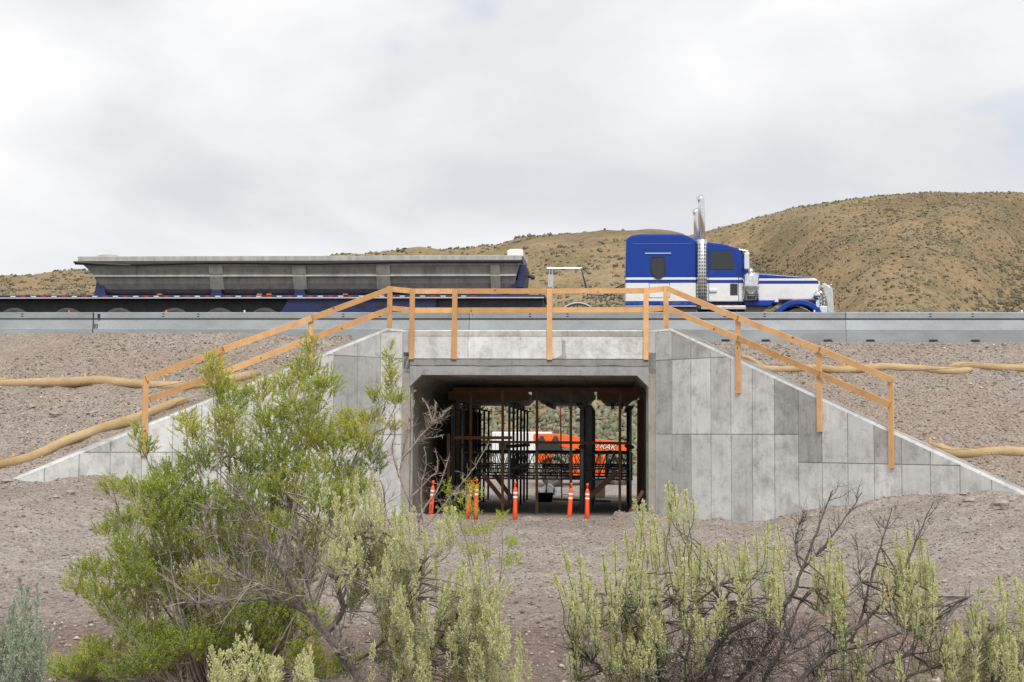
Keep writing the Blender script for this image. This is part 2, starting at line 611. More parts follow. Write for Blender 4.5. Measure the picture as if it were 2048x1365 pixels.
# tractor paint: blue over white with stripes, by height above the road
t = NT("tractor_paint")
sx = t.n.new("ShaderNodeSeparateXYZ")
t.l.new(t.tc.outputs["Object"], sx.inputs[0])
BL, WH = (0.002, 0.036, 0.26), (0.70, 0.70, 0.70)
zz = t.math('DIVIDE', sx.outputs["Z"], 4.0)
t.color(t.ramp(zz, [(0.0, BL), (1.23 / 4, WH), (1.75 / 4, BL), (1.83 / 4, WH), (1.90 / 4, BL)], True))
dn = t.math('ADD', t.math('MULTIPLY', t.noise(2.2, 7, 0.7), 1.0), t.math('MULTIPLY', zz, -0.55))
dust = t.mix(t.b.inputs["Base Color"].links[0].from_socket, (0.33, 0.29, 0.25), t.ramp(dn, [(0.30, 0.0), (0.62, 0.4)]))
t.color(dust)
M['tractor'] = t.set(0.3, 0, 0.3)
t.b.inputs["Coat Weight"].default_value = 0.12

# ground of the hills: dry grass over tan soil
t = NT("hill_grass")
big = t.noise(0.014, 6, 0.6)
mid = t.noise(0.09, 7, 0.65, dist=0.6)
fin = t.noise(0.9, 5, 0.7)
c = t.ramp(big, [(0.36, (0.21, 0.163, 0.10)), (0.5, (0.29, 0.222, 0.135)), (0.64, (0.235, 0.19, 0.112))])
c = t.mix(c, (0.37, 0.27, 0.165), t.ramp(mid, [(0.55, 0.0), (0.72, 0.8)]))
c = t.mix(c, (0.165, 0.15, 0.085), t.ramp(mid, [(0.32, 0.85), (0.5, 0.0)]))
c = t.mix(c, t.ramp(t.noise(0.006, 4, 0.6, dist=0.5), [(0.38, (0.78, 0.76, 0.72)), (0.6, (1.1, 1.08, 1.04))]), 0.8, 'MULTIPLY')
c = t.mix(c, t.ramp(fin, [(0.35, 0.62), (0.65, 1.15)]), 0.75, 'MULTIPLY')
t.color(c)
t.bump(fin, 0.8, 0.5)
M['hill'] = t.set(0.95, 0, 0.1)

# ================================================================== SETTING
WC = math.sqrt(0.5)
RW0, LW0 = 3.30, -3.36            # where the wings leave the headwall (lx)


def wing_pt(side, s, off, z):
    """point on a wing wall: s along it, off out of its face"""
    if side > 0: return (RW0 + s * WC - off * WC, -s * WC - off * WC, z)
    return (LW0 - s * WC + off * WC, -s * WC - off * WC, z)


def wing_at(side, u, v, off=0.0):
    """s and z on the wing's face seen at a photo pixel"""
    n = Vector((-WC, -WC, 0)) if side > 0 else Vector((WC, -WC, 0))
    b = Vector(wing_pt(side, 0, off, 0))
    d = FR @ ray(u, v)
    p = FC + d * ((b - FC).dot(n) / d.dot(n))
    return math.hypot(p.x - b.x, p.y - b.y), p.z


sR0, zR0 = wing_at(1, 1341, 657)
sR1, zR1 = wing_at(1, 2048, 985)
sL0, zL0 = wing_at(-1, 776, 657)
sL1, zL1 = wing_at(-1, 30, 956)
kR, kL = (zR0 - zR1) / (sR1 - sR0), (zL0 - zL1) / (sL1 - sL0)
sR_end = sR1 + 0.9
BY = 1.10
B0 = fat(1800, 685, BY).z
B1 = fat(1800, 624.5, BY).z
mR = (B0 - zR1 + 0.10) / (1.0 + WC * sR1)
mL = (4.98 - zL1 + 0.06) / (1.0 + WC * sL1)


def ground_z(x, y):
    x, y = np.asarray(x, float), np.asarray(y, float)
    lx, ly = to_frame_xy(x, y)
    z = 0.42 * sst((31 - y) / 21)
    fade = sst((y - 15) / 15) * (1 - sst((y - 41) / 8))
    z = z + 0.98 * sst((x - 3.9) / 6.8) * fade + 1.2 * sst((-x - 3.4) / 6.4) * fade
    inside = sst((3.6 - np.abs(lx)) / 0.6) * sst((ly + 0.4) / 0.8)
    near_wall = np.exp(-((ly + np.maximum(np.abs(lx) - 3.3, 0) + 0.9) / 1.1) ** 2) * (np.abs(lx) > 2.2)
    r = 0.16 * fbm(x * 0.5, y * 0.5, 3, 4) + 0.07 * fbm(x * 2.2, y * 2.2, 9, 4, 0.6)
    r = r + 0.28 * near_wall * (fbm(x * 0.9, y * 0.9, 21, 3) + 0.25)
    z = z + r * (1 - 0.8 * inside)
    z = z + 0.07 * np.exp(-((ly + 0.75) / 0.4) ** 2) * (np.abs(lx) < 5) * (1 + 1.6 * fbm(x * 1.8, 0 * y, 5, 3))
    z = z - 0.25 * sst((y - 54) / 10) + 0.25 * fbm(x * 0.2, y * 0.2, 31, 3) * sst((y - 56) / 8)
    far = sst((y - 200) / 200) + sst((np.abs(x) - 60) / 100)
    return z - 0.5 * np.clip(far, 0, 1)


def axis_lines(segs):
    out = []
    for a, b, st in segs:
        out.append(np.arange(a, b, st))
    return np.concatenate(out)


gx = axis_lines([(-6000, -400, 700), (-400, -60, 40), (-60, -15, 3), (-15, 15, 0.075), (15, 60, 3), (60, 400, 40), (400, 6001, 700)])
gy = axis_lines([(-400, -20, 40), (-20, 6, 2), (6, 38.5, 0.085), (38.5, 90, 0.6), (90, 400, 40), (400, 7001, 800)])
GX, GY = np.meshgrid(gx, gy)
tag(grid_mesh("ground", GX, GY, ground_z(GX, GY), M['dirt']), kind="structure")


def bank_z(lx, ly):
    lx, ly = np.asarray(lx, float), np.asarray(ly, float)
    right = lx > 0
    t = np.maximum(np.where(right, 1.0 - ly, 0.92 - ly), 0)
    z = np.where(right, B0 + 0.005 - mR * t, 4.98 - mL * t)
    out = np.abs(lx) - 3.3 + np.minimum(ly, 0)
    amp = np.where(right, 0.12, 0.26) * sst((out - 0.2) / 1.5) * np.where(right, sst(t / 1.0), sst((t + 0.3) / 1.0))
    z = z + amp * fbm(lx * 0.55, ly * 0.8, 41, 4) + 0.085 * fbm(lx * 2.4, ly * 2.4, 47, 4, 0.6) * sst((out - .1) / .6) * sst((t + .1) / .5)
    # crusted ledge and slump on the left bank
    led = np.exp(-((ly + 4.6 + 0.5 * vnoise(lx * 0.5, 0 * lx, 5)) / 0.25) ** 2) * np.exp(-((lx + 9.8) / 1.8) ** 2)
    z = z + 0.10 * led
    return np.where((~right) & (t < 0.35), np.minimum(z, 4.98 + 0.05 * vnoise(lx * 0.9, ly * 2, 6) - 0.16 * sst((lx + 8.5) / 4)), z)


for side, nm in ((1, "embankment_right"), (-1, "embankment_left")):
    lys = axis_lines([(-16, -9.5, 0.3), (-9.5, 1.0, 0.07), (1.0, 1.09, 0.04)])
    ws = np.concatenate([np.arange(0, 9, 0.075), np.arange(9, 60, 2.5), [90, 200, 500]])
    LY, W = np.meshgrid(lys, ws, indexing='ij')
    start = (RW0 if side > 0 else -LW0) - np.minimum(LY, 0) + 0.12
    LX = side * (start + W)
    Z = bank_z(LX, LY)
    if side < 0: LX, LY, Z = LX[:, ::-1], LY[:, ::-1], Z[:, ::-1]
    tag(grid_mesh(nm, LX, LY, Z, M['bank'], frame=FRAME), kind="structure")

ROADZ = B0 + 0.06
mb = MB()
mb.add([(-500, 1.02, B0 - 0.03), (500, 1.02, B0 - 0.03), (500, 1.7, B0 - 0.01), (-500, 1.7, B0 - 0.01)], [(0, 1, 2, 3)])
tag(mb.build("shoulder", M['bank'], frame=FRAME), kind="structure")
mb = MB()
mb.add([(-500, 1.5, B0 - 0.05), (500, 1.5, B0 - 0.05), (500, 1.9, ROADZ), (-500, 1.9, ROADZ), (-500, 11.4, ROADZ), (500, 11.4, ROADZ), (500, 11.7, 4.6), (-500, 11.7, 4.6)],
       [(0, 1, 2, 3), (3, 2, 5, 4), (4, 5, 6, 7)])
tag(mb.build("road", M['asphalt'], frame=FRAME), kind="structure")
mb = MB()
mb.box(-500, 500, 2.25, 2.37, ROADZ + 0.002, ROADZ + 0.004)
tag(mb.build("road_edge_line", M['white_tape'], frame=FRAME), kind="structure")
mb = MB()
for sg in (-1, 1):
    a, b = sg * 5.0, sg * 500
    mb.add([(a, 11.65, 4.62), (b, 11.65, 4.62), (b, 21, -0.8), (a, 21, -0.8)], [(0, 1, 2, 3)])
    mb.add([(a, 11.65, 4.62), (a, 21, -0.8), (a, 11.65, -0.8)], [(0, 1, 2)])
    mb.add([(a, 11.65, 4.62), (sg * 3.4, 11.65, 4.62), (sg * 3.4, 11.65, -0.8), (a, 11.65, -0.8)], [(0, 1, 2, 3)])
tag(mb.build("embankment_back", M['bank'], frame=FRAME), kind="structure")


# ---- hills
def sil(pts, yr):
    xs = [(u - 1024) / F * yr for u, v in pts]
    zs = [CAMZ + (878 - v) / F * yr for u, v in pts]
    return lambda x: np.interp(x, xs, zs)


ridge_a = sil([(-2500, 610), (-600, 585), (0, 578), (200, 577), (420, 572), (560, 556), (680, 534), (780, 514), (900, 487), (1050, 468), (1150, 461), (1240, 458), (1330, 466), (1390, 480), (1470, 520), (1560, 580), (1700, 660), (2000, 760), (3500, 820)], 310)
ridge_b = sil([(-1500, 700), (600, 640), (1000, 560), (1200, 508), (1330, 482), (1400, 463), (1450, 450), (1500, 439), (1600, 414), (1680, 402), (1750, 394), (1850, 388), (1950, 389), (2048, 387), (2300, 380), (2800, 400), (4000, 480)], 430)


GUL = [([(64, 400), (62, 340), (58, 270), (46, 200), (36, 140)], 10, 9.0), ([(150, 392), (136, 360), (106, 300), (74, 220), (50, 150)], 11, 11.0), ([(-10, 300), (-2, 240), (6, 170)], 12, 2.5)]


def gully_dist(x, y, pts):
    best = np.full(np.shape(x), 1e9)
    for (x0, y0), (x1, y1) in zip(pts[:-1], pts[1:]):
        L = (x1 - x0) ** 2 + (y1 - y0) ** 2
        t = np.clip(((x - x0) * (x1 - x0) + (y - y0) * (y1 - y0)) / L, 0, 1)
        best = np.minimum(best, np.hypot(x - x0 - t * (x1 - x0), y - y0 - t * (y1 - y0)))
    return best


def hill_z(x, y):
    x, y = np.asarray(x, float), np.asarray(y, float)

    def ramp(yf, yr, sharp):
        t = np.clip((y - yf) / (yr - yf), 0, 1)
        return np.where(t < 1, (1 - (1 - t) ** sharp) * 0.85 + 0.15 * t, 1)
    ra, rb = ridge_a(x), ridge_b(x)
    a = ra * ramp(100, 310, 1.25)
    b = rb * ramp(150, 430, 1.2)
    back = np.clip((y - 310) / 200, 0, 2)
    a = a * (1 - 0.55 * np.clip(back, 0, 1.6))
    b = b * (1 - 0.4 * np.clip((y - 430) / 300, 0, 2))
    k = 3.0
    h = np.maximum(a, b) + k * np.log1p(np.exp(-np.abs(a - b) / k)) - k * math.log(2) * 0.0

    wob = 6 * vnoise(y * 0.05, x * 0.03, 77)
    x = x + wob
    for pts, w, d in GUL: h = h - d * np.exp(-(gully_dist(x, y, pts) / w) ** 2)
    h = h + 6.0 * fbm(x * 0.022, y * 0.02, 61, 4) * sst((y - 105) / 60) * (1 - sst((y - 290) / 20) * 0.6) + 0.5 * fbm(x * 0.15, y * 0.15, 66, 3)
    return np.where(y < 102, -1.2 + 0.02 * (y - 60), h * sst((y - 88) / 60) - 0.9 * (1 - sst((y - 95) / 20)))


hx = np.concatenate([np.arange(-900, -160, 25), np.arange(-160, 240, 2.2), np.arange(240, 1200, 25)])
hy = np.concatenate([np.arange(80, 460, 2.2), np.arange(460, 1300, 30)])
HX, HY = np.meshgrid(hx, hy)
tag(grid_mesh("hills", HX, HY, hill_z(HX, HY), M['hill']), kind="structure")


def blob_template():
    vs, fs = [], []
    for ring, (r, z) in enumerate(((0.9, 0.0), (0.85, 0.62))):
        for k in range(4):
            a = 2 * PI * (k + 0.5 * ring) / 4
            vs.append((r * math.cos(a), r * math.sin(a), z))
    vs.append((0, 0, 1.0))
    for k in range(4):
        a, b = k, (k + 1) % 4
        fs += [(a, b, b + 4), (a, b + 4, a + 4)]
        fs.append((4 + k, 4 + (k + 1) % 4, 8))
    return np.array(vs), np.array(fs)


def scatter(name, P, S, H, material, tpl, jit=0.25, tint=None, frame=IDENT, parent=None):
    tv, tf = tpl
    n = len(P)
    a = RNG.uniform(0, 2 * PI, n)
    V = np.repeat(tv[None], n, 0) * (1 + RNG.uniform(-jit, jit, (n, len(tv), 3)))
    c, s = np.cos(a)[:, None], np.sin(a)[:, None]
    X = (V[..., 0] * c - V[..., 1] * s) * S[:, None] + P[:, 0, None]
    Y = (V[..., 0] * s + V[..., 1] * c) * S[:, None] + P[:, 1, None]
    Z = V[..., 2] * H[:, None] + P[:, 2, None]
    V = np.stack([X, Y, Z], -1).reshape(-1, 3)
    Fc = (tf[None] + (np.arange(n) * len(tv))[:, None, None]).reshape(-1, 3)
    tt = None if tint is None else np.repeat(tint, len(tv))
    return np_mesh(name, V, Fc, material, parent, frame, tint=tt)


N = 62000
uu = RNG.uniform(-0.42, 0.42, N * 2)
yy = 92 + 350 * RNG.uniform(0, 1, N * 2) ** 0.9
xx = uu * yy
dens = 1.5 * fbm(xx * 0.02, yy * 0.015, 91, 4) + 0.6 * fbm(xx * 0.14, yy * 0.10, 95, 3)
gw_ = xx + 6 * vnoise(yy * 0.05, xx * 0.03, 77)
gprox = sum(np.exp(-(gully_dist(gw_, yy, p) / 4.5) ** 2) for p, w, d in GUL[:2])
keep = RNG.uniform(-0.75, 0.75, N * 2) < dens - 0.02 + 1.2 * gprox
xx, yy, gprox = xx[keep][:N], yy[keep][:N], gprox[keep][:N]
P = np.stack([xx, yy, hill_z(xx, yy) - 0.08], 1)
Sz = (0.12 + 0.44 * RNG.uniform(0, 1, len(xx)) ** 2.2 + 0.15 * gprox) * np.where(yy < 170, 0.7, 1.0)
tag(scatter("hillside_sagebrush", P, Sz, Sz * RNG.uniform(0.8, 1.3, len(xx)), M['hill_bush'], blob_template(), 0.35,
            np.clip(RNG.uniform(0, 1, len(xx)) * 0.8 + 0.35 * (fbm(xx * 0.03, yy * 0.03, 99, 3) + 0.1) + 0.25 * (yy < 150) - 0.6 * gprox, 0.12, 1)),
    "grey-green sagebrush dotting the dry hills behind the road", "sagebrush", kind="stuff")

nb_ = 5200      # denser scrub on the foot of the slope that shows through the underpass
yy = RNG.uniform(94, 190, nb_)
xx = RNG.uniform(-0.06, 0.13, nb_) * yy
P = np.stack([xx, yy, hill_z(xx, yy) - 0.06], 1)
Sz = RNG.uniform(0.22, 0.5, nb_)
M['slope_scrub'] = leafy("slope_scrub", [(0.0, (0.13, 0.135, 0.085)), (0.5, (0.20, 0.205, 0.135)), (1.0, (0.30, 0.295, 0.20))], 0.15, 0.9)
tag(scatter("slope_scrub", P, Sz, Sz * RNG.uniform(0.9, 1.4, nb_), M['slope_scrub'], blob_template(), 0.4, RNG.uniform(0, 1, nb_)),
    "pale grey-green scrub on the slope seen through the underpass", "scrub", kind="stuff")

# ================================================================== UNDERPASS
CEIL = 3.80
WX0, WX1 = fat(819, 900, 0).x, fat(1297, 900, 0).x
CH = 0.30
TUN = 13.0
up_ = thing("concrete_underpass", "grey concrete box underpass with chamfered opening beneath the road", "underpass", (0, 0, 0), FRAME)


def tint_obj(o, k, warm=0.0):
    o.color = (k * (1 + warm), k, k * (1 - warm), 1)
    return o


mb = MB()
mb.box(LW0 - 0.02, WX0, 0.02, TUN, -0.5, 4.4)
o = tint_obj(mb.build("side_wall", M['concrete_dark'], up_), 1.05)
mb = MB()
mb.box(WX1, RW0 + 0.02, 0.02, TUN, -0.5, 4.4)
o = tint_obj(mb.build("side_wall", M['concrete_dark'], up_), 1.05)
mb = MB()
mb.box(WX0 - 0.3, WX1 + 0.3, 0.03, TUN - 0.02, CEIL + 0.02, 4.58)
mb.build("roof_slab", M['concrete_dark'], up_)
# soffit panels: board-marked bays with open joints
nx_ = 8
px = np.linspace(WX0 + CH + 0.0, WX1 - CH, nx_ + 1)
pys = [0.03, 1.25, 2.5, 3.7, 4.95, 6.2, 8.0, 10.4, TUN - 0.03]
for i in range(nx_):
    for j in range(len(pys) - 1):
        mb = MB()
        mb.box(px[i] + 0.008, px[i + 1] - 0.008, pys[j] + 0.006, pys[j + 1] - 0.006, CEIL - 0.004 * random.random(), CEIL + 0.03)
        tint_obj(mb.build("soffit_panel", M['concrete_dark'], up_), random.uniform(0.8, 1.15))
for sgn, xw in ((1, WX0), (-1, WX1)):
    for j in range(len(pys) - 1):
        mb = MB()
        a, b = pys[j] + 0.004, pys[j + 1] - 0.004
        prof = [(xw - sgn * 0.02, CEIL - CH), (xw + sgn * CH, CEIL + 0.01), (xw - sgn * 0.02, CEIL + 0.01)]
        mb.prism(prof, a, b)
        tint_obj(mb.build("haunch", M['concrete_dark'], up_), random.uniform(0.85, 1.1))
# portal face: lintel, jambs and parapet, each of cast bays
HEADTOP = fat(1058, 660.5, 0).z
jointz = fat(1058, 718, 0).z
bandz = fat(1058, 673, 0).z
mb = MB()
mb.box(LW0 - 0.4, RW0 + 0.4, 0.02, 0.42, CEIL + 0.05, HEADTOP - 0.03)
tint_obj(mb.build("headwall_core", M['concrete'], up_), 0.75)
lint = [(WX0 + CH, CEIL), (WX1 - CH, CEIL), (WX1, CEIL - CH), (WX1 + 0.01, CEIL - CH), (WX1 + 0.01, jointz - 0.2), (WX0 - 0.01, jointz - 0.2), (WX0 - 0.01, CEIL - CH), (WX0, CEIL - CH)]
mb = MB()
mb.prism(lint, -0.012, 0.3)
tint_obj(mb.build("lintel", M['concrete'], up_), 0.54)
# ragged cold joint above the lintel
nj = 90
xs = np.linspace(WX0 - 0.01, WX1 + 0.01, nj)
mb = MB()
lo = [jointz - 0.2 + 0.02 * fbm(x * 3, 1.0, 3, 3) for x in xs]
hi = [jointz + 0.015 * fbm(x * 4, 2.0, 4, 3) for x in xs]
vsx, fsx = [], []
for i, x in enumerate(xs):
    of = -0.018 - 0.03 * abs(float(fbm(x * 5, 5.0, 8, 3)))
    vsx += [(x, 0.1, lo[i]), (x, of, lo[i] + 0.02), (x, of - 0.012 * float(fbm(x * 9, 1, 2, 2)), hi[i] - 0.03), (x, 0.1, hi[i])]
for i in range(nj - 1):
    for k in range(3): fsx.append((i * 4 + k, i * 4 + k + 1, i * 4 + 4 + k + 1, i * 4 + 4 + k))
mb.add(vsx, fsx)
tint_obj(mb.build("cold_joint", M['concrete'], up_), 0.44, 0.03)
pbays = [WX0 - 0.01] + [fat(u, 700, 0).x for u in (936, 1124)] + [WX1 - 0.02]
for i in range(3):
    mb = MB()
    mb.box(pbays[i] + 0.006, pbays[i + 1] - 0.006, -0.012, 0.03, jointz + 0.004, bandz - 0.004)
    tint_obj(mb.build("parapet_panel", M['concrete'], up_), (1.0, 1.12, 1.12)[i])
    mb = MB()
    mb.box(pbays[i] + 0.004, pbays[i + 1] - 0.004, -0.02, 0.03, bandz + 0.003, HEADTOP - 0.03)
    tint_obj(mb.build("parapet_band", M['concrete'], up_), (0.80, 0.86, 0.62)[i], 0.01)
mb = MB()
mb.add([(WX0 - 0.02, -0.02, HEADTOP - 0.03), (WX1 - 0.02, -0.02, HEADTOP - 0.03), (WX1 - 0.02, 0.01, HEADTOP), (WX0 - 0.02, 0.01, HEADTOP), (WX0 - 0.02, 0.42, HEADTOP), (WX1 - 0.02, 0.42, HEADTOP)],
       [(0, 1, 2, 3), (3, 2, 5, 4)])
tint_obj(mb.build("coping", M['concrete'], up_), 1.08)
# patched streak on the parapet
mb = MB()
pa = [fat(u, v, -0.016) for u, v in ((1125, 681), (1131, 683), (1130, 700), (1134, 716), (1108, 718), (1123, 711), (1125, 700))]
mb.add([(p.x, -0.0165, p.z) for p in pa], [tuple(range(len(pa)))])
tint_obj(mb.build("mortar_patch", M['concrete'], up_), 0.62, 0.03)
mb = MB()
mb.add([(WX0, 0.03, 0.02 - 0.5), (WX0, 0.03, CEIL - CH), (LW0, 0.03, CEIL - CH), (LW0, 0.03, -0.5)], [(0, 1, 2, 3)])
tint_obj(mb.build("jamb", M['concrete'], up_), 0.95)
mb = MB()
mb.add([(WX1, 0.03, -0.5), (WX1, 0.03, CEIL - CH), (RW0, 0.03, CEIL - CH), (RW0, 0.03, -0.5)], [(0, 1, 2, 3)])
tint_obj(mb.build("jamb", M['concrete'], up_), 0.95)


def wing(side, label):
    s0, z0, k, smax = (sR0, zR0, kR, sR_end) if side > 0 else (sL0, zL0, kL, sL1 + 0.15)
    ztop = lambda s: z0 - k * max(0, s - s0) if s >= s0 else z0 - 0.02
    w = thing("wing_wall", label, "wall", wing_pt(side, 0, -0.2, 0), FRAME)
    # core with a chamfered top edge
    mb = MB()
    st = [-0.35, s0, smax]
    vs_, fs_ = [], []
    for s in st:
        zt = ztop(s)
        for off, z in ((-0.012, -0.6), (-0.012, zt - 0.05), (-0.06, zt), (-0.32, zt), (-0.32, -0.6)):
            vs_.append(wing_pt(side, s, off, z))
    for i in range(len(st) - 1):
        for q in range(5):
            fs_.append((i * 5 + q, i * 5 + (q + 1) % 5, i * 5 + 5 + (q + 1) % 5, i * 5 + 5 + q))
    fs_ += [(0, 1, 2, 3, 4), tuple(5 * (len(st) - 1) + q for q in range(5))]
    mb.add(vs_, fs_)
    tint_obj(mb.build("wall_core", M['concrete'], w), 0.6, 0.03)
    mb = MB()      # pale trowelled lip along the top
    for i in range(len(st) - 1):
        a, b = st[i], st[i + 1]
        mb.add([wing_pt(side, a, -0.004, ztop(a) - 0.055), wing_pt(side, b, -0.004, ztop(b) - 0.055), wing_pt(side, b, -0.058, ztop(b) + 0.006), wing_pt(side, a, -0.058, ztop(a) + 0.006)], [(0, 1, 2, 3)])
    tint_obj(mb.build("coping", M['concrete'], w), 0.92)
    # cast panels between form joints
    cols = ([wing_at(1, u, 900)[0] for u in (1309, 1344, 1382, 1422, 1462, 1505, 1549, 1597, 1644, 1695.5, 1748, 1803, 1860.5, 1919, 1982, 2050)] if side > 0
            else [wing_at(-1, u, 900)[0] for u in (803, 759, 713, 665, 616, 566, 513, 458, 402, 345, 284, 221, 159, 90, 20)])
    if side > 0: cols = [-0.01] + cols[1:]
    shade = {(0, 0): .8, (0, 1): .72, (0, 2): .95, (1, 0): .82, (1, 1): .98, (1, 2): .68, (2, 0): 1.03, (2, 1): 1.04, (2, 2): .8, (3, 0): 1.02, (3, 1): .96,
             (4, 0): .9, (4, 1): 1.03, (5, 0): 1.06, (5, 1): 1.05, (6, 0): 1.03, (6, 1): .66, (7, 0): 1.05, (7, 1): .62, (8, 0): 1.08, (8, 1): 1.0,
             (9, 0): 1.02, (9, 1): .98, (10, 0): 1.05, (10, 1): .74, (11, 0): 1.02, (11, 1): .82} if side > 0 else \
            {(0, 2): 1.05, (1, 2): .82, (1, 1): .68, (2, 2): .85, (2, 1): .62, (3, 2): 1.0, (3, 1): .98}
    z1 = wing_at(side, 1450 if side > 0 else 700, 869)[1]
    z2 = wing_at(side, 1360 if side > 0 else 730, 719 if side > 0 else 714)[1]
    z3 = wing_at(side, 1700 if side > 0 else 330, 927 if side > 0 else 905)[1]
    for c in range(len(cols) - 1):
        a, b = cols[c] + 0.013, cols[c + 1] - 0.013
        far_c = c >= (7 if side > 0 else 6)
        lv = [-0.5, z3, 9] if far_c else [-0.5, z1, z2, 9]
        for r in range(len(lv) - 1):
            za, zb = lv[r] + 0.010, lv[r + 1] - 0.010
            ta, tb = ztop(a) - 0.06, ztop(b) - 0.06
            if ta <= za + 0.02: continue
            bb = b
            if tb < za: bb = a + (b - a) * (ta - za) / (ta - tb)
            poly = [(a, za), (bb, za)]
            if tb > za: poly.append((b, min(zb, tb)))
            if ta > zb > tb > za or (ta > zb and tb < zb and tb > za):
                poly.append((a + (b - a) * (ta - zb) / (ta - tb), zb))
            poly.append((a, min(zb, ta)))
            off = 0.0 + random.uniform(-0.003, 0.004)
            n = len(poly)
            mb = MB()
            mb.add([wing_pt(side, s, off, z) for s, z in poly] + [wing_pt(side, s, -0.012, z) for s, z in poly],
                   [tuple(range(n))] + [(i, (i + 1) % n, (i + 1) % n + n, i + n) for i in range(n)])
            tint_obj(mb.build("panel", M['concrete'], w), shade.get((c, r), random.uniform(0.97, 1.13)) * random.uniform(0.97, 1.03))
    return w


wing(1, "right-hand concrete wing wall sloping down from the headwall in form-marked panels")
wing(-1, "left-hand concrete wing wall sloping down behind the tall green bush")

# ================================================================== STEEL BARRIER
seams = [-400, -22.2] + [fat(u, 650, BY).x for u in (185, 938, 1692)]
seams = [fat(185, 650, BY).x - 20.4, fat(185, 650, BY).x - 10.2, fat(185, 650, BY).x, fat(938, 650, BY).x, fat(1692, 650, BY).x, fat(1692, 650, BY).x + 10.2, fat(1692, 650, BY).x + 20.4]
blab = ["galvanised steel barrier section ending at the dark taped seam, left of frame", "galvanised steel barrier section beside the trailer, between taped seam and underpass centre",
        "galvanised steel barrier section above the underpass, behind the right-hand railing", "pale galvanised barrier section at right edge beyond the tractor"]
slots = [44, 326, 396, 686, 759, 945, 1060, 1135, 1289, 1449.5, 1529.5, 1861, 1946]
feet = [1451, 1531, 1655, 1740, 1866, 1950]
for i in range(1, 5):
    a, b = seams[i] + 0.006, seams[i + 1] - 0.006
    br = thing("steel_barrier", blab[i - 1], "barrier", ((a + b) / 2, BY + 0.15, B0), FRAME, "steel barrier sections along the road")
    h = B1 - B0
    z = lambda f: B0 + h * f
    prof = [(0.0, 0.0), (0.0, 0.405), (0.012, 0.42), (0.05, 0.73), (0.05, 0.76), (0.36, 0.76), (0.36, 0.73), (0.40, 0.42), (0.41, 0.405), (0.41, 0)]
    mb = MB()
    n = len(prof)
    mb.add([(x, BY + y, z(f)) for x in (a, b) for y, f in prof], [tuple(range(n)), tuple(range(2 * n - 1, n - 1, -1))] + [(q, (q + 1) % n, (q + 1) % n + n, q + n) for q in range(n)])
    mb.build("barrier_side", M['galv'], br)
    mb = MB()
    mb.box(a, b, BY + 0.02, BY + 0.39, z(0.785), z(1.0))
    mb.build("top_channel", M['galv'], br, bevel=0.012)
    mb = MB()
    mb.box(a, b, BY + 0.045, BY + 0.365, z(0.755), z(0.79))
    mb.build("shadow_gap", M['black_steel'], br)
    mb = MB()
    mb.box(a, b, BY - 0.004, BY + 0.01, z(0.405), z(0.418))
    mb.build("weld_line", M['alloy'], br)
    for u in slots:
        x = fat(u, 630, BY).x
        if not a < x < b: continue
        faint = u in (945, 1289)
        c = (x, BY + 0.017, z(0.895))
        mb = MB()
        r = 0.05 if not faint else 0.03
        for k0 in (0.15, 1.15):
            pts = [(c[0] + r * math.cos(k0 * PI + q * PI * 0.7 / 6), c[1], c[2] + r * math.sin(k0 * PI + q * PI * 0.7 / 6)) for q in range(7)]
            mb.add(pts + [(p[0], p[1] + 0.02, p[2]) for p in pts], [tuple(range(7))] + [(q, q + 1, q + 8, q + 7) for q in range(6)])
        if not faint: mb.build("lifting_slot", M['black'], br)
        else: mb.build("lifting_slot", M['grey_steel'], br)
    for u in feet:
        x = fat(u, 680, BY).x
        if not a < x < b: continue
        mb = MB()
        mb.box(x - 0.10, x + 0.10, BY - 0.09, BY, z(0.045), z(0.085))
        mb.box(x - 0.0, x + 0.13, BY - 0.07, BY, z(-0.02), z(0.04))
        mb.build("anchor_bracket", M['black_steel'], br)
    for u, mat in ((135, 'amber'), (330, 'amber'), (487, 'white_tape'), (1630, 'white_tape'), (2046, 'white_tape')):
        x = fat(u, 622, BY).x
        if not a < x < b: continue
        mb = MB()
        mb.box(x - 0.018, x + 0.018, BY + 0.1, BY + 0.13, z(1.0), z(1.08))
        mb.build("reflector", M[mat], br)
    if i == 2:
        mb = MB()
        mb.box(a + 0.0, a + 0.02, BY - 0.005, BY + 0.02, z(0.02), z(0.98))
        mb.build("seam_tape", M['black'], br)
        for (u0, u1, v0, v1) in ((194.5, 200, 628, 639), (188, 190.5, 648, 661), (192.5, 194.5, 648, 661)):
            p, q = fat(u0, v1, BY - 0.004), fat(u1, v0, BY - 0.004)
            mb = MB()
            f = (0.5 * (p.z + q.z) - B0) / h
            yo = BY + (0.014 if f > .78 else -0.006 if f < 0.42 else 0.012 + 0.038 * (f - 0.42) / 0.31 - 0.012)
            mb.box(p.x, q.x, yo, yo + 0.02, p.z, q.z)
            mb.build("paint_mark", M['black'], br)

# ================================================================== TIMBER GUARDRAIL
gr = thing("timber_guardrail", "new orange-tan lumber guardrail bolted along the headwall and both wing walls", "guardrail", (0, -0.05, HEADTOP - 0.8), FRAME)
PW, PT, RH = 0.135, 0.04, 0.14
nodes = []      # (top point of each post, mid point) in order from left to right


def wpost(side, u, vt, vb):
    s, zt = wing_at(side, u, vt, 0.03)
    _, zb = wing_at(side, u, vb, 0.03)
    mb = MB()
    a, b = wing_pt(side, s, 0.032, zb), wing_pt(side, s, 0.032, zt)
    nrm = (-WC, -WC, 0) if side > 0 else (WC, -WC, 0)
    mb.bar(a, b, PW, PT, nrm)
    mb.build("post", M['timber'], gr)
    return Vector(b)


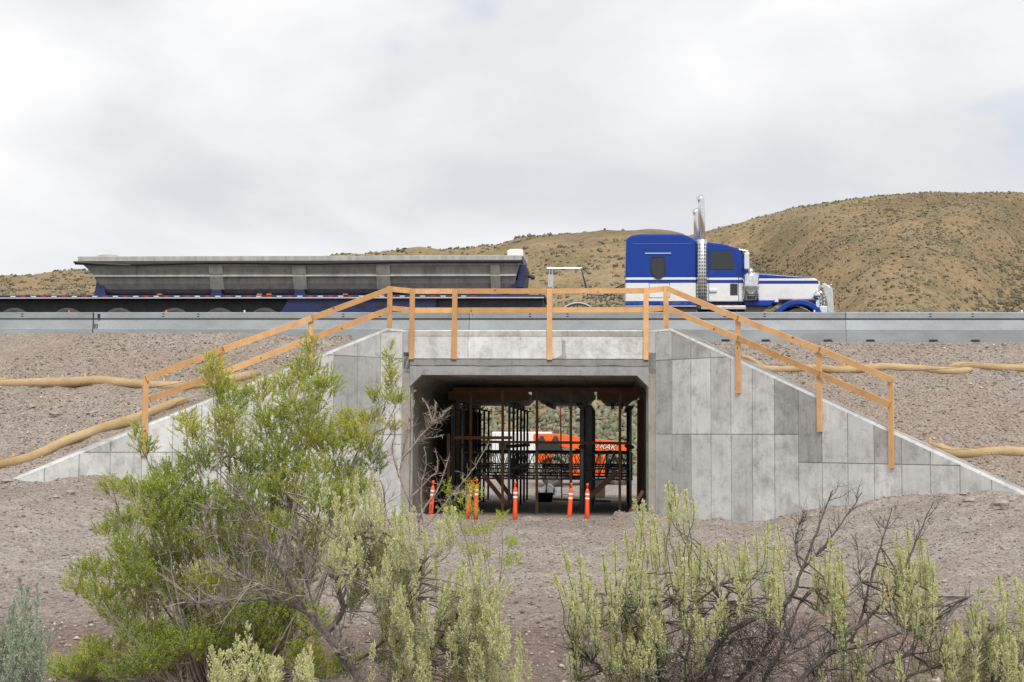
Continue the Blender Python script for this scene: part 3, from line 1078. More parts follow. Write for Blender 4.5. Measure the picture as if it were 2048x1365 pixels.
def hpost(u, vt, vb):
    p, q = fat(u, vt, -0.055), fat(u + (0.0 if u > 1000 else -2), vb, -0.055)
    mb = MB()
    mb.bar((q.x, -0.055, q.z), (p.x, -0.055, p.z), PW, PT, (0, -1, 0))
    mb.build("post", M['timber'], gr)
    return Vector((p.x, -0.055, p.z))


WL = [wpost(-1, 292, 752, 912), wpost(-1, 442, 697, 800), wpost(-1, 622, 632, 745)]
HP = [hpost(780, 573, 722), hpost(825, 578, 719), hpost(910, 578.5, 719), hpost(1099, 578, 720), hpost(1292, 576.5, 720), hpost(1332, 572.5, 718)]
WR = [wpost(1, 1476, 632, 787), wpost(1, 1638, 695, 864), wpost(1, 1781, 756, 937)]


def rail(a, b, nrm):
    mb = MB()
    mb.bar(a, b, RH, 0.038, nrm)
    mb.build("rail", M['timber'], gr)


def wing_rail(side, ua, va, ub, vb):
    a = Vector(wing_pt(side, wing_at(side, ua, va, 0.07)[0], 0.075, wing_at(side, ua, va, 0.075)[1]))
    b = Vector(wing_pt(side, wing_at(side, ub, vb, 0.07)[0], 0.075, wing_at(side, ub, vb, 0.075)[1]))
    rail(a, b, (-WC, -WC, 0) if side > 0 else (WC, -WC, 0))


wing_rail(-1, 292, 757.5, 447, 699); wing_rail(-1, 443, 700.5, 626, 636); wing_rail(-1, 622, 637, 779, 579)
wing_rail(-1, 300, 799, 447, 745); wing_rail(-1, 443, 747, 626, 676); wing_rail(-1, 620, 678.5, 777, 620)
wing_rail(1, 1335, 578, 1478, 637); wing_rail(1, 1475, 636, 1642, 701); wing_rail(1, 1638, 699, 1784, 760)
wing_rail(1, 1336, 617, 1478, 678); wing_rail(1, 1475, 676, 1642, 750); wing_rail(1, 1638, 748, 1780, 810)


def head_rail(ua, va, ub, vb, ly):
    a, b = fat(ua, va, ly), fat(ub, vb, ly)
    rail(a, b, (0, -1, 0))


LYR = -0.015
for v_, vs_ in ((583, 578.5), (621, 617)):
    head_rail(782, vs_, 826, v_, LYR); head_rail(822, v_, 914, v_, LYR); head_rail(906, v_, 1101, v_ - 0.3, LYR); head_rail(1097, v_ - 0.3, 1296, v_ - 1, LYR); head_rail(1290, v_ - 1, 1334, vs_ - 1, LYR)


# ================================================================== FIBRE ROLLS
def on_bank(u, v, lift=0.0):
    d = FR @ ray(u, v)
    lo, hi = 26.0, 40.5
    prev = None
    t = 26.0 / 1.0
    for k in range(600):
        t = 24 + k * 0.03
        p = FC + d * t
        g = float(bank_z(p.x, p.y)) + lift
        if p.z < g and prev is not None:
            return p
        if p.z >= g or prev is None: prev = p
    return p


def fibre_roll(pix, rad, label, stakes):
    pts = [on_bank(u, v, rad * 0.42) for u, v in pix]
    dense = []
    for i in range(len(pts) - 1):
        nseg = max(2, int((pts[i + 1] - pts[i]).length / 0.12))
        p0, p1, p2, p3 = pts[max(i - 1, 0)], pts[i], pts[i + 1], pts[min(i + 2, len(pts) - 1)]
        for k in range(nseg):
            t_ = k / nseg
            q = 0.5 * ((2 * p1) + (p2 - p0) * t_ + (2 * p0 - 5 * p1 + 4 * p2 - p3) * t_ ** 2 + (-p0 + 3 * p1 - 3 * p2 + p3) * t_ ** 3)
            dense.append(q)
    dense.append(pts[-1])
    th = thing("fibre_roll", label, "erosion roll", dense[len(dense) // 2], FRAME, "burlap erosion rolls on the bank")
    rr = []
    for i, p in enumerate(dense):
        e_ = min(i, len(dense) - 1 - i) * 0.12
        rr.append(rad * (0.35 + 0.65 * min(1, (e_ / 0.22)) ** 0.6) * (1 + 0.14 * float(fbm(i * 0.21, p.x, 7, 4))))
    mb = MB()
    mb.tube(dense, rr, 14)
    mb.build("roll", M['burlap'], th, smooth=True)
    # twine wound around
    tw = []
    L = 0
    for i in range(len(dense) * 4):
        f = i / 4
        k = min(int(f), len(dense) - 2)
        p = dense[k].lerp(dense[k + 1], f - k)
        d = (dense[k + 1] - dense[k]).normalized()
        a = i * 0.02
        s1 = d.cross(Vector((0, 0, 1))).normalized()
        s2 = s1.cross(d)
        tw.append(p + (s1 * math.cos(a * 2) + s2 * math.sin(a * 2)) * (rr[k] + 0.003))
    mb = MB()
    mb.tube(tw, 0.0035, 4)
    mb.build("twine", M['bark'], th)
    for u in stakes:
        best = min(dense, key=lambda q: abs(project(FRAME @ q)[0] - u))
        mb = MB()
        mb.bar(best + Vector((0, -0.03, -0.25)), best + Vector((random.uniform(-.02, .02), 0.03, rad + 0.07)), 0.045, 0.03, (0, 1, 0))
        mb.build("stake", M['timber'], th)


fibre_roll([(-60, 768), (0, 768), (60, 767), (120, 766), (190, 762), (245, 766), (300, 771), (345, 773), (400, 770), (450, 762), (490, 754), (519, 747)], 0.125,
           "long upper burlap erosion roll on the left bank behind the railing", (15, 98, 169, 325, 430))
fibre_roll([(-60, 938), (0, 929), (40, 922), (80, 908), (130, 884), (180, 866), (220, 853), (260, 842), (310, 823), (350, 807), (378, 801)], 0.125,
           "lower burlap erosion roll slanting beside the left wing wall", (33, 129, 200, 252, 330))
fibre_roll([(1478, 714), (1495, 718), (1512, 729), (1530, 738), (1580, 740), (1630, 737), (1680, 741), (1730, 738), (1770, 735), (1830, 738), (1880, 742), (1920, 743), (1945, 739)], 0.105,
           "upper burlap erosion roll on the right bank behind the sloping railing", (1690, 1740, 1838))
fibre_roll([(1896, 735), (1920, 732), (1965, 733), (2000, 736), (2048, 738), (2110, 740)], 0.105, "short burlap erosion roll overlapping the upper one at right edge", (2044,))
fibre_roll([(1862, 891), (1880, 897), (1905, 907), (1950, 907), (2000, 903), (2050, 906), (2110, 910)], 0.115,
           "lowest burlap erosion roll at right, starting beside the wing wall", (1971, 1858))

# ================================================================== TRACTOR AND TRAILER
TLY = 3.0            # near side of the truck, metres behind the headwall
TW = 2.44


def tp(u, v, dy=0.0):
    p = fat(u, v, TLY + dy)
    return p.x, p.z


def zc(v, u=1455):
    return tp(u, v)[1]


def xu(u, v=580, dy=0.0):
    return tp(u, v, dy)[0]


def wheel(parent, x, y, z, r, w, outer, name="wheel", hub='alloy', n=28, rf=0.57):
    """tyre with a rim and hub; 'outer' is the direction of its visible face"""
    mb = MB()
    k = outer
    mb.lathe((x, y, z), (0, k, 0), [(-w / 2, r * (rf + .01)), (-w / 2, r * 0.9), (-w * 0.42, r * 0.985), (-w * 0.3, r), (w * 0.3, r), (w * 0.42, r * 0.985), (w / 2, r * 0.9), (w / 2, r * (rf + .01)), (w * 0.42, r * (rf - .01))], n)
    ty = mb.build(name, M['tyre'], parent, smooth=True)
    mb = MB()
    mb.lathe((x, y, z), (0, k, 0), [(-w * 0.2, r * rf), (w * 0.46, r * rf), (w * 0.47, r * (rf - .04)), (w * 0.25, r * (rf - .09)), (w * 0.1, r * 0.42), (w * 0.06, r * 0.25), (w * 0.2, r * 0.22), (w * 0.32, r * 0.18), (w * 0.34, 0.01)], n)
    mb.build("rim", M[hub], ty, smooth=False)
    mb = MB()
    for q in range(10):
        a = 2 * PI * q / 10
        mb.lathe((x + math.cos(a) * r * 0.34, y + k * w * 0.07, z + math.sin(a) * r * 0.34), (0, k, 0), [(0, 0.022), (0.05, 0.02)], 6)
    mb.build("lug_nut", M['chrome'], ty)
    return ty


tx0 = xu(1455)
tr = thing("truck_tractor", "blue and white long-nose truck tractor with sleeper and tall chrome stacks", "truck", (tx0, TLY, ROADZ), FRAME)
# the paint reads heights above the road from the part's own origin
Y0, Y1 = TLY, TLY + TW


def body(name, pts, y0, y1, mat, bevel=0.05, segs=3, parent=tr):
    mb = MB()
    mb.prism([tp(u, v) for u, v in pts], y0, y1)
    return mb.build(name, mat, parent, bevel=bevel, segs=segs)


slp = body("sleeper", [(1250, 613), (1393, 613), (1393, 482), (1386, 477), (1374, 470.5), (1360, 468), (1280, 468), (1262, 471), (1252, 478)], Y0 + 0.02, Y1 - 0.02, M['tractor'], 0.07)
cabp = body("cab", [(1393, 604), (1500, 604), (1502, 545), (1496, 540), (1484, 504), (1482, 497), (1450, 488), (1415, 483.5), (1393, 482)], Y0 + 0.10, Y1 - 0.10, M['tractor'], 0.05)
hood = body("hood", [(1500, 606), (1560, 606), (1560, 598), (1640, 598), (1641, 560), (1634, 554), (1600, 550), (1550, 546.5), (1505, 543), (1500, 545)], Y0 + 0.32, Y1 - 0.32, M['tractor'], 0.09, 4)
# front fenders hug the wheels
fx, fz = tp(1598, 640)
for yy0, yy1 in ((Y0 - 0.0, Y0 + 0.55), (Y1 - 0.55, Y1)):
    mb = MB()
    outer, inner = [], []
    r_o, r_i = 0.74, 0.60
    cz = ROADZ + 0.52
    for k in range(19):
        a = PI * (1.0 - k / 18)
        outer.append((fx + r_o * math.cos(a) * 1.0, cz + 0.05 + r_o * math.sin(a) * 0.96))
        inner.append((fx + r_i * math.cos(a), cz + 0.02 + r_i * math.sin(a) * 0.98))
    vs_, fs_ = [], []
    for (x, z), (xi, zi) in zip(outer, inner):
        vs_ += [(x, yy0, z), (x, yy1, z), (xi, yy1, zi), (xi, yy0, zi)]
    for k in range(18):
        for q in range(4): fs_.append((k * 4 + q, k * 4 + (q + 1) % 4, k * 4 + 4 + (q + 1) % 4, k * 4 + 4 + q))
    fs_ += [(0, 1, 2, 3), (72, 73, 74, 75)]
    mb.add(vs_, fs_)
    mb.build("fender", M['blue_paint'], tr, bevel=0.03, smooth=False)
mb = MB()     # lower skirt behind the fender
mb.prism([tp(1490, 612), tp(1540, 612), tp(1552, 600), tp(1490, 600)], Y0 + 0.06, Y1 - 0.06)
mb.build("skirt", M['blue_paint'], tr, bevel=0.02)
# sleeper window
mb = MB()
sw = [(1303, 516), (1328, 516), (1329, 545), (1325, 553), (1318, 557), (1311, 555), (1305, 548), (1302.5, 536)]
mb.prism([tp(u, v) for u, v in sw], Y0 + 0.008, Y0 + 0.03)
wo = mb.build("sleeper_window", M['glass'], tr)
mb = MB()
lp = [tp(u, v) for u, v in sw]
cx_, cz_ = sum(p[0] for p in lp) / 8, sum(p[1] for p in lp) / 8
for i in range(8):
    a, b = lp[i], lp[(i + 1) % 8]
    mb.bar((cx_ + (a[0] - cx_) * 1.06, Y0 + 0.006, cz_ + (a[1] - cz_) * 1.06), (cx_ + (b[0] - cx_) * 1.06, Y0 + 0.006, cz_ + (b[1] - cz_) * 1.06), 0.03, 0.02, (0, 1, 0))
mb.build("window_frame", M['black'], wo)
mb = MB()
a, b = tp(1290, 507), tp(1342, 507)
mb.box(a[0], b[0], Y0 + 0.0, Y0 + 0.05, a[1] - 0.012, a[1] + 0.012)
mb.build("drip_rail", M['chrome'], slp)
for (u0, u1, v0, v1) in ((1298, 1340, 566, 596), (1265, 1385, 487, 489)):
    mb = MB()
    a, b = tp(u0, v1), tp(u1, v0)
    for x_ in ((a[0], a[0] + 0.012), (b[0] - 0.012, b[0])):
        if v1 - v0 > 5: mb.box(x_[0], x_[1], Y0 + 0.012, Y0 + 0.03, a[1], b[1])
    mb.box(a[0], b[0], Y0 + 0.0125, Y0 + 0.03, b[1] - 0.012, b[1])
    if v1 - v0 > 5: mb.box(a[0], b[0], Y0 + 0.0125, Y0 + 0.03, a[1], a[1] + 0.012)
    mb.build("panel_gap", M['grey_steel'], slp)
# roof marker lamps
for q in range(3):
    mb = MB()
    x_, z_ = tp(1462 + q * 0, 489.5)
    mb.lathe((x_, Y0 + 0.4 + q * 0.8, z_ - 0.02), (0, 0, 1), [(0, 0.05), (0.05, 0.045), (0.07, 0.02)], 10)
    mb.build("marker_lamp", M['amber'], cabp)
# door with window
dpts = [(1418, 603), (1478, 603), (1478, 541), (1470, 500), (1418, 499)]
mb = MB()
dl = [tp(u, v) for u, v in dpts]
for i in range(5):
    a, b = dl[i], dl[(i + 1) % 5]
    mb.bar((a[0], Y0 + 0.098, a[1]), (b[0], Y0 + 0.098, b[1]), 0.014, 0.012, (0, 1, 0))
door = mb.build("door", M['frame_blue'], tr)
mb = MB()
mb.prism([tp(u, v) for u, v in ((1421, 503), (1464, 503), (1470, 538), (1421, 538))], Y0 + 0.085, Y0 + 0.102)
mb.build("door_window", M['glass'], door)
mb = MB()
mb.prism([tp(u, v) for u, v in ((1461, 567), (1476, 567), (1476, 590), (1461, 590))], Y0 + 0.088, Y0 + 0.101)
mb.build("peep_window", M['glass'], door)
mb = MB()
a, b = tp(1419, 584), tp(1434, 578)
mb.box(a[0], b[0], Y0 + 0.06, Y0 + 0.1, a[1], b[1])
mb.build("door_handle", M['chrome'], door, bevel=0.01)
# windscreen and chrome visor
mb = MB()
ws = [tp(1483, 505), tp(1487, 503), tp(1503, 541), tp(1496, 541)]
mb.prism(ws, Y0 + 0.18, Y1 - 0.18)
mb.build("windscreen", M['glass'], tr)
mb = MB()
mb.prism([tp(1478, 497), tp(1497, 500.5), tp(1499, 508), tp(1496, 508), tp(1492, 503), tp(1478, 500)], Y0 + 0.1, Y1 - 0.1)
mb.build("sun_visor", M['chrome'], tr, bevel=0.01)
# mirrors
for sy in (Y0 - 0.22, Y1 + 0.22):
    mb = MB()
    a, b = tp(1487, 541), tp(1499, 508)
    mb.box(a[0], b[0] - 0.02, sy - 0.03, sy + 0.05, a[1], b[1])
    mo = mb.build("mirror", M['chrome'], tr, bevel=0.025)
    mb = MB()
    yy_ = Y0 + 0.1 if sy < Y0 else Y1 - 0.1
    for zf in (0.15, 0.85):
        mb.tube([((a[0] + b[0]) / 2, sy, a[1] + (b[1] - a[1]) * zf), ((a[0] + b[0]) / 2 - 0.12, yy_, a[1] + (b[1] - a[1]) * zf)], 0.014, 8)
    mb.build("mirror_arm", M['chrome'], mo)
# air cleaners on both sides of the cowl
for sy in (Y0 + 0.08, Y1 - 0.08):
    x_, zb = tp(1502, 604)
    zt = tp(1502, 545)[1]
    mb = MB()
    mb.lathe((x_, sy, zb), (0, 0, 1), [(0, 0.10), (0.03, 0.2), (0.06, 0.235), (zt - zb - 0.10, 0.235), (zt - zb - 0.03, 0.2), (zt - zb, 0.10)], 24)
    ac = mb.build("air_cleaner", M['chrome'], tr, smooth=True)
    for f in (0.18, 0.24, 0.42, 0.48):
        mb = MB()
        mb.lathe((x_, sy, zb + (zt - zb) * f), (0, 0, 1), [(0, 0.238), (0.012, 0.242), (0.024, 0.238)], 24)
        mb.build("band", M['grey_steel'], ac)
    mb = MB()
    mb.tube([(x_, sy, zt - 0.05), (x_, sy, zt + 0.06), (x_ + 0.05, (sy * 2 + Y0 + TW / 2) / 3, zt + 0.08)], 0.085, 12)
    mb.build("intake_pipe", M['chrome'], ac, smooth=True)
# exhaust stacks with heat shields
for sy, du in ((Y0 + 0.02, 0), (Y1 - 0.1, 0)):
    x_, zb = tp(1404, 606)
    z_s = tp(1404, 480)[1]
    zt = tp(1404, 404)[1]
    mb = MB()
    mb.tube([(x_, sy, zb), (x_, sy, zt - 0.05), (x_ - 0.02, sy, zt + 0.06), (x_ - 0.07, sy, zt + 0.16)], [0.095, 0.095, 0.095, 0.097], 20)
    ex = mb.build("exhaust_stack", M['chrome'], tr, smooth=True)
    mb = MB()
    mb.lathe((x_, sy, zb), (0, 0, 1), [(0.0, 0.13), (0.02, 0.15), (z_s - zb - 0.02, 0.15), (z_s - zb, 0.13)], 20)
    sh = mb.build("heat_shield", M['alloy'], ex, smooth=True)
    mb = MB()
    for q in range(16):
        for a in range(7):
            aa = PI + PI * (a + 0.5) / 7
            z_ = zb + 0.12 + q * (z_s - zb - 0.2) / 16
            c_ = Vector((x_ + 0.151 * math.cos(aa), sy + 0.151 * math.sin(aa), z_))
            t_ = Vector((-math.sin(aa), math.cos(aa), 0)) * 0.016
            mb.add([c_ - t_, c_ + t_, c_ + t_ + Vector((0, 0, 0.05)), c_ - t_ + Vector((0, 0, 0.05))], [(0, 1, 2, 3)])
    mb.build("shield_slot", M['black'], ex)
    mb = MB()
    mb.lathe((x_ - 0.07, sy, zt + 0.158), (-0.5, 0, 0.86), [(0, 0.085), (0.006, 0.085)], 16)
    mb.build("pipe_mouth", M['black'], ex)
# grille, bumper, grille guard and lamps
mb = MB()
mb.prism([tp(1636, 625), tp(1645, 625), tp(1646, 560), tp(1638, 556)], Y0 + 0.5, Y1 - 0.5)
mb.build("grille", M['chrome'], tr, bevel=0.02)
mb = MB()
mb.prism([tp(1640, 637), tp(1655, 637), tp(1656, 612), tp(1640, 612)], Y0 + 0.03, Y1 - 0.03)
mb.build("bumper", M['chrome'], tr, bevel=0.03)
gg = MB()
ga, gb = tp(1664, 566), tp(1667, 626)
for sy in (Y0 + 0.12, Y0 + 0.75, Y1 - 0.75, Y1 - 0.12):
    gg.tube([(gb[0] - 0.05, sy, gb[1] - 0.2), (gb[0], sy, gb[1] + 0.1), (ga[0], sy, ga[1] - 0.15), (ga[0] - 0.22, sy, ga[1])], 0.035, 10)
for f in np.linspace(0.05, 0.95, 8):
    gg.tube([(gb[0] + (ga[0] - gb[0]) * f, Y0 + 0.12, gb[1] + (ga[1] - gb[1]) * f), (gb[0] + (ga[0] - gb[0]) * f, Y1 - 0.12, gb[1] + (ga[1] - gb[1]) * f)], 0.024, 8)
gp = gg.build("grille_guard", M['chrome'], tr, smooth=True)
mb = MB()
mb.prism([(gb[0] - 0.12, gb[1] - 0.25), (gb[0] + 0.03, gb[1] - 0.25), (gb[0] + 0.02, gb[1] + 0.32), (ga[0] - 0.02, ga[1] - 0.12), (ga[0] - 0.24, ga[1]), (ga[0] - 0.26, ga[1] - 0.05), (gb[0] - 0.16, gb[1] + 0.3)], Y0 + 0.08, Y0 + 0.12)
mb.build("guard_wing", M['alloy'], gp, bevel=0.01)
mb = MB()
mb.lathe((xu(1637), Y0 + 0.2, zc(590, 1637)), (1, 0, 0), [(-0.12, 0.06), (-0.05, 0.12), (0.05, 0.13), (0.07, 0.11)], 18)
mb.build("headlamp", M['chrome'], tr, smooth=True)
mb = MB()
mb.lathe((xu(1637), Y1 - 0.2, zc(590, 1637)), (1, 0, 0), [(-0.12, 0.06), (-0.05, 0.12), (0.05, 0.13), (0.07, 0.11)], 18)
mb.build("headlamp", M['chrome'], tr, smooth=True)
mb = MB()
a, b = tp(1583, 594), tp(1600, 590)
mb.box(a[0], b[0], Y0 + 0.02, Y0 + 0.08, ROADZ + 1.26, ROADZ + 1.30)
mb.build("turn_lamp", M['amber'], tr, bevel=0.01)
# fuel tanks, steps, chassis
for sy0, sy1 in ((Y0 + 0.05, Y0 + 0.65), (Y1 - 0.65, Y1 - 0.05)):
    mb = MB()
    a = tp(1395, 606)
    b = tp(1492, 606)
    mb.lathe((a[0], (sy0 + sy1) / 2, ROADZ + 0.72), (1, 0, 0), [(0, 0.2), (0.02, 0.29), (b[0] - a[0] - 0.02, 0.29), (b[0] - a[0], 0.2)], 22)
    ft = mb.build("fuel_tank", M['chrome'], tr, smooth=True)
    mb = MB()
    for f in (0.2, 0.8):
        xx_ = a[0] + (b[0] - a[0]) * f
        mb.lathe((xx_, (sy0 + sy1) / 2, ROADZ + 0.72), (1, 0, 0), [(0, 0.293), (0.05, 0.293)], 22)
    mb.build("tank_strap", M['alloy'], ft)
    mb = MB()
    mb.box(a[0] + 0.1, b[0], sy0 - 0.02, sy0 + 0.2, ROADZ + 1.0, ROADZ + 1.10)
    mb.build("step", M['alloy'], ft, bevel=0.01)
mb = MB()
for sy in (Y0 + 0.78, Y1 - 0.86):
    mb.box(xu(1088), xu(1640), sy, sy + 0.08, ROADZ + 0.72, ROADZ + 0.98)
for u in (1120, 1190, 1250, 1400, 1560):
    mb.box(xu(u), xu(u) + 0.1, Y0 + 0.85, Y1 - 0.85, ROADZ + 0.75, ROADZ + 0.95)
mb.build("chassis", M['black_steel'], tr)
mb = MB()
mb.box(xu(1252), xu(1393), Y0 + 0.06, Y1 - 0.06, zc(624), zc(614))
mb.build("under_box", M['black_steel'], tr)
mb = MB()
a, b = tp(1250, 611.5), tp(1393, 613.5)
mb.box(a[0], b[0], Y0 + 0.005, Y0 + 0.05, b[1], a[1])
mb.build("trim_strip", M['alloy'], slp)
for sy, k in ((Y0 + 0.22, -1), (Y1 - 0.22, 1)):
    wheel(tr, fx, sy, ROADZ + 0.52, 0.52, 0.30, k)
    for u in (1156, 1250 - 2):
        wheel(tr, xu(u), sy + 0.07 * -k, ROADZ + 0.52, 0.52, 0.52, k)
for sy0, sy1 in ((Y0 + 0.0, Y0 + 0.62), (Y1 - 0.62, Y1)):
    mb = MB()
    xx_, cz = xu(1156), ROADZ + 0.52
    vs_, fs_ = [], []
    for k in range(15):
        a = PI * (0.92 - 0.84 * k / 14)
        for rr_ in (0.62, 0.585):
            for y_ in (sy0, sy1): vs_.append((xx_ + rr_ * math.cos(a), y_, cz + 0.07 + rr_ * math.sin(a)))
    for k in range(14):
        o_ = k * 4
        fs_ += [(o_, o_ + 1, o_ + 5, o_ + 4), (o_ + 2, o_ + 6, o_ + 7, o_ + 3), (o_, o_ + 4, o_ + 6, o_ + 2), (o_ + 1, o_ + 3, o_ + 7, o_ + 5)]
    mb.add(vs_, fs_)
    mb.build("half_fender", M['chrome'], tr)
mb = MB()      # hose stand behind the cab
for u in (1094, 1100):
    mb.tube([(xu(u), Y0 + 1.2, ROADZ + 0.9), (xu(u), Y0 + 1.2, zc(527, 1095))], 0.03, 8)
mb.tube([(xu(1090), Y0 + 1.2, zc(527, 1095)), (xu(1162), Y0 + 1.2, zc(527, 1095))], 0.028, 8)
mb.box(xu(1092), xu(1103), Y0 + 1.17, Y0 + 1.2, zc(566, 1095), zc(540, 1095))
mb.build("hose_stand", M['alloy'], tr)
mb = MB()
for q in range(3):
    mb.tube([(xu(1160), Y0 + 1.1 + 0.1 * q, zc(527, 1160)), (xu(1175), Y0 + 1.05 + 0.1 * q, zc(575 + 6 * q, 1175)), (xu(1205), Y0 + 1.0 + 0.1 * q, zc(580 + 4 * q, 1200)), (xu(1250), Y0 + 1.1, zc(560 + 5 * q, 1250))], 0.014, 6)
mb.build("air_hose", M['frame_blue'], tr, smooth=True)

# ---- side-dump trailer
ttx = xu(600)
tl = thing("dump_trailer", "long grey side-dump trailer on a dark blue multi-axle frame", "trailer", (ttx, TLY, ROADZ), FRAME)
YC = TLY + TW / 2
zt_ = lambda v: tp(600, v)[1]
prof = [(1.24, 523), (1.21, 531), (1.15, 534), (1.06, 548), (1.10, 549.5), (1.10, 552.5), (1.02, 554), (0.98, 565), (0.88, 576), (0.70, 584), (0.45, 588)]
half = [(h_, zt_(v)) for h_, v in prof]
ring = [(YC - h_, z_) for h_, z_ in half] + [(YC + h_, z_) for h_, z_ in reversed(half)]
zlo, zhi = zt_(588), zt_(523)


def rear(z): return xu(192) + (xu(160) - xu(192)) * max(0, (z - zt_(560)) / (zhi - zt_(560)))
def front(z): return xu(1022) + (xu(1040) - xu(1022)) * (z - zlo) / (zhi - zlo)


mb = MB()
n = len(ring)
mb.add([(rear(z_), y_, z_) for y_, z_ in ring] + [(front(z_), y_, z_) for y_, z_ in ring],
       [tuple(range(n)), tuple(range(2 * n - 1, n - 1, -1))] + [(i, i + 1, i + 1 + n, i + n) for i in range(n - 1)])
tub = mb.build("tub", M['tub_grey'], tl)
mb = MB()
for sy in (YC - 1.27, YC + 1.17):
    mb.box(xu(155), xu(1043), sy, sy + 0.10, zt_(522.5), zt_(512.5))
mb.box(xu(155), xu(158), YC - 1.17, YC + 1.17, zt_(521), zt_(513))
mb.box(xu(1040), xu(1043), YC - 1.17, YC + 1.17, zt_(521), zt_(513))
mb.build("top_rail", M['tub_light'], tub, bevel=0.012)
mb = MB()
mb.box(xu(170), xu(1030), YC - 1.135, YC - 1.09, zt_(552.5), zt_(549))
mb.build("tub_rib", M['tub_light'], tub)
mb = MB()
pts = []
for i in range(60):
    f = i / 59
    u = 150 + (1046 - 150) * f
    pts.append((xu(u), YC - 1.27, zt_(526 + 2.5 * math.sin(f * 14) * (1 - f) + 1.2 * math.sin(f * 5))))
mb.tube(pts, 0.045, 8)
mb.build("rolled_tarp", M['black'], tl, smooth=True)
mb = MB()
mb.tube([(xu(148), YC - 1.3, zt_(524)), (xu(190), YC - 1.3, zt_(527)), (xu(262), YC - 1.3, zt_(531))], 0.03, 8)
mb.build("tarp_arm", M['black_steel'], tl)
for u in (430, 597, 765, 990):
    mb = MB()
    w_ = 0.2 if u != 990 else 0.14
    x_ = xu(u)
    for (v0, h0, v1, h1) in ((531, 1.235, 549, 1.15), (553, 1.13, 578, 0.99)):
        mb.hexa([(x_ - w_, YC - h1, zt_(v1)), (x_ + w_, YC - h1, zt_(v1)), (x_ + w_, YC - h1 + 0.2, zt_(v1)), (x_ - w_, YC - h1 + 0.2, zt_(v1)),
                 (x_ - w_, YC - h0, zt_(v0)), (x_ + w_, YC - h0, zt_(v0)), (x_ + w_, YC - h0 + 0.2, zt_(v0)), (x_ - w_, YC - h0 + 0.2, zt_(v0))])
    mb.build("tub_brace", M['tub_grey'], tub, bevel=0.01)
    mb = MB()
    mb.prism([(x_ - 0.17, zt_(590)), (x_ + 0.17, zt_(590)), (x_ + 0.13, zt_(578)), (x_ - 0.13, zt_(578))], YC - 1.08, YC - 0.8)
    mb.build("pivot_bracket", M['frame_blue'], tl, bevel=0.01)
for u in (193, 1030):      # end frames that carry the tub
    mb = MB()
    x_ = xu(u)
    mb.prism([(x_ - 0.18, zt_(590)), (x_ + 0.18, zt_(590)), (x_ + 0.10, zt_(560)), (x_ - 0.10, zt_(560))], YC - 0.95, YC + 0.95)
    mb.build("end_bracket", M['frame_blue'], tl, bevel=0.015)
mb = MB()
mb.prism([(xu(1032), zt_(575)), (xu(1046), zt_(575)), (xu(1050), zt_(528)), (xu(1036), zt_(528))], YC - 1.0, YC + 1.0)
mb.build("front_hoist", M['frame_blue'], tl, bevel=0.02)
mb = MB()
mb.tube([(xu(1052), YC - 0.3, zt_(545)), (xu(1066), YC - 0.3, zt_(550))], 0.06, 10)
mb.build("hydraulic_port", M['black_steel'], tl)
mb = MB()
mb.prism([tp(1014, 512.5), tp(1046, 512.5), tp(1046, 500), tp(1040, 497.5), tp(1020, 498), tp(1014, 501)], YC - 1.15, YC + 1.15)
mb.build("tarp_housing", M['white_paint'], tl, bevel=0.02)
# heap of load showing over the rear
hxs = np.linspace(xu(162), xu(228), 16)
hys = np.linspace(YC - 0.95, YC + 0.95, 14)
A, B = np.meshgrid(hxs, hys)
prof_h = 0.24 * np.sin(np.clip((A - hxs[0]) / (hxs[-1] - hxs[0]), 0, 1) * PI) ** 0.6 * np.clip(np.cos((B - YC) / 0.96 * PI / 2), 0, 1) ** 0.5
grid_mesh("load_heap", A, B, zt_(513) - 0.03 + prof_h + 0.02 * fbm(A * 6, B * 6, 3, 3), M['slat'], tl)
# frame: deck edge, black belly, blue side plates
mb = MB()
mb.box(xu(-70), xu(1090), Y0 + 0.05, Y1 - 0.05, zt_(596), zt_(590))
mb.build("deck", M['frame_blue'], tl, bevel=0.015)
mb = MB()
mb.box(xu(-72), xu(1088), Y0 + 0.02, Y0 + 0.06, zt_(597), zt_(594.6))
mb.build("deck_edge", M['alloy'], tl)
nt = 46
for i in range(nt):
    u0 = 20 + i * 20.5
    if u0 > 950: break
    mb = MB()
    mb.box(xu(u0), xu(u0 + 10.25), Y0 + 0.035, Y0 + 0.055, zt_(593.4), zt_(591.8))
    mb.build("reflective_tape", M['red_tape'] if i % 2 else M['white_tape'], tl)
mb = MB()
mb.prism([tp(560, 624), tp(870, 624), tp(872, 597), tp(575, 597)], Y0 + 0.12, Y0 + 0.22)
sp_ = mb.build("side_plate", M['frame_blue'], tl, bevel=0.01)
for u in (650, 684, 720, 757):
    mb = MB()
    a, b = tp(u - 9, 614), tp(u + 9, 607)
    mb.box(a[0], b[0], Y0 + 0.11, Y0 + 0.125, a[1], b[1])
    mb.build("lightening_slot", M['black'], sp_, bevel=0.004)
mb = MB()
mb.box(xu(-70), xu(575), Y0 + 0.55, Y1 - 0.55, zt_(622), zt_(596))
mb.box(xu(870), xu(1085), Y0 + 0.25, Y1 - 0.25, zt_(618), zt_(596))
mb.build("main_beam", M['black_steel'], tl)
for u in (318, 518, 537, 690):
    mb = MB()
    a, b = tp(u - 5, 590), tp(u + 5, 587.8)
    mb.box(a[0], b[0], Y0 + 0.03, Y0 + 0.12, a[1], b[1])
    mb.build("side_lamp", M['amber'], tl, bevel=0.008)
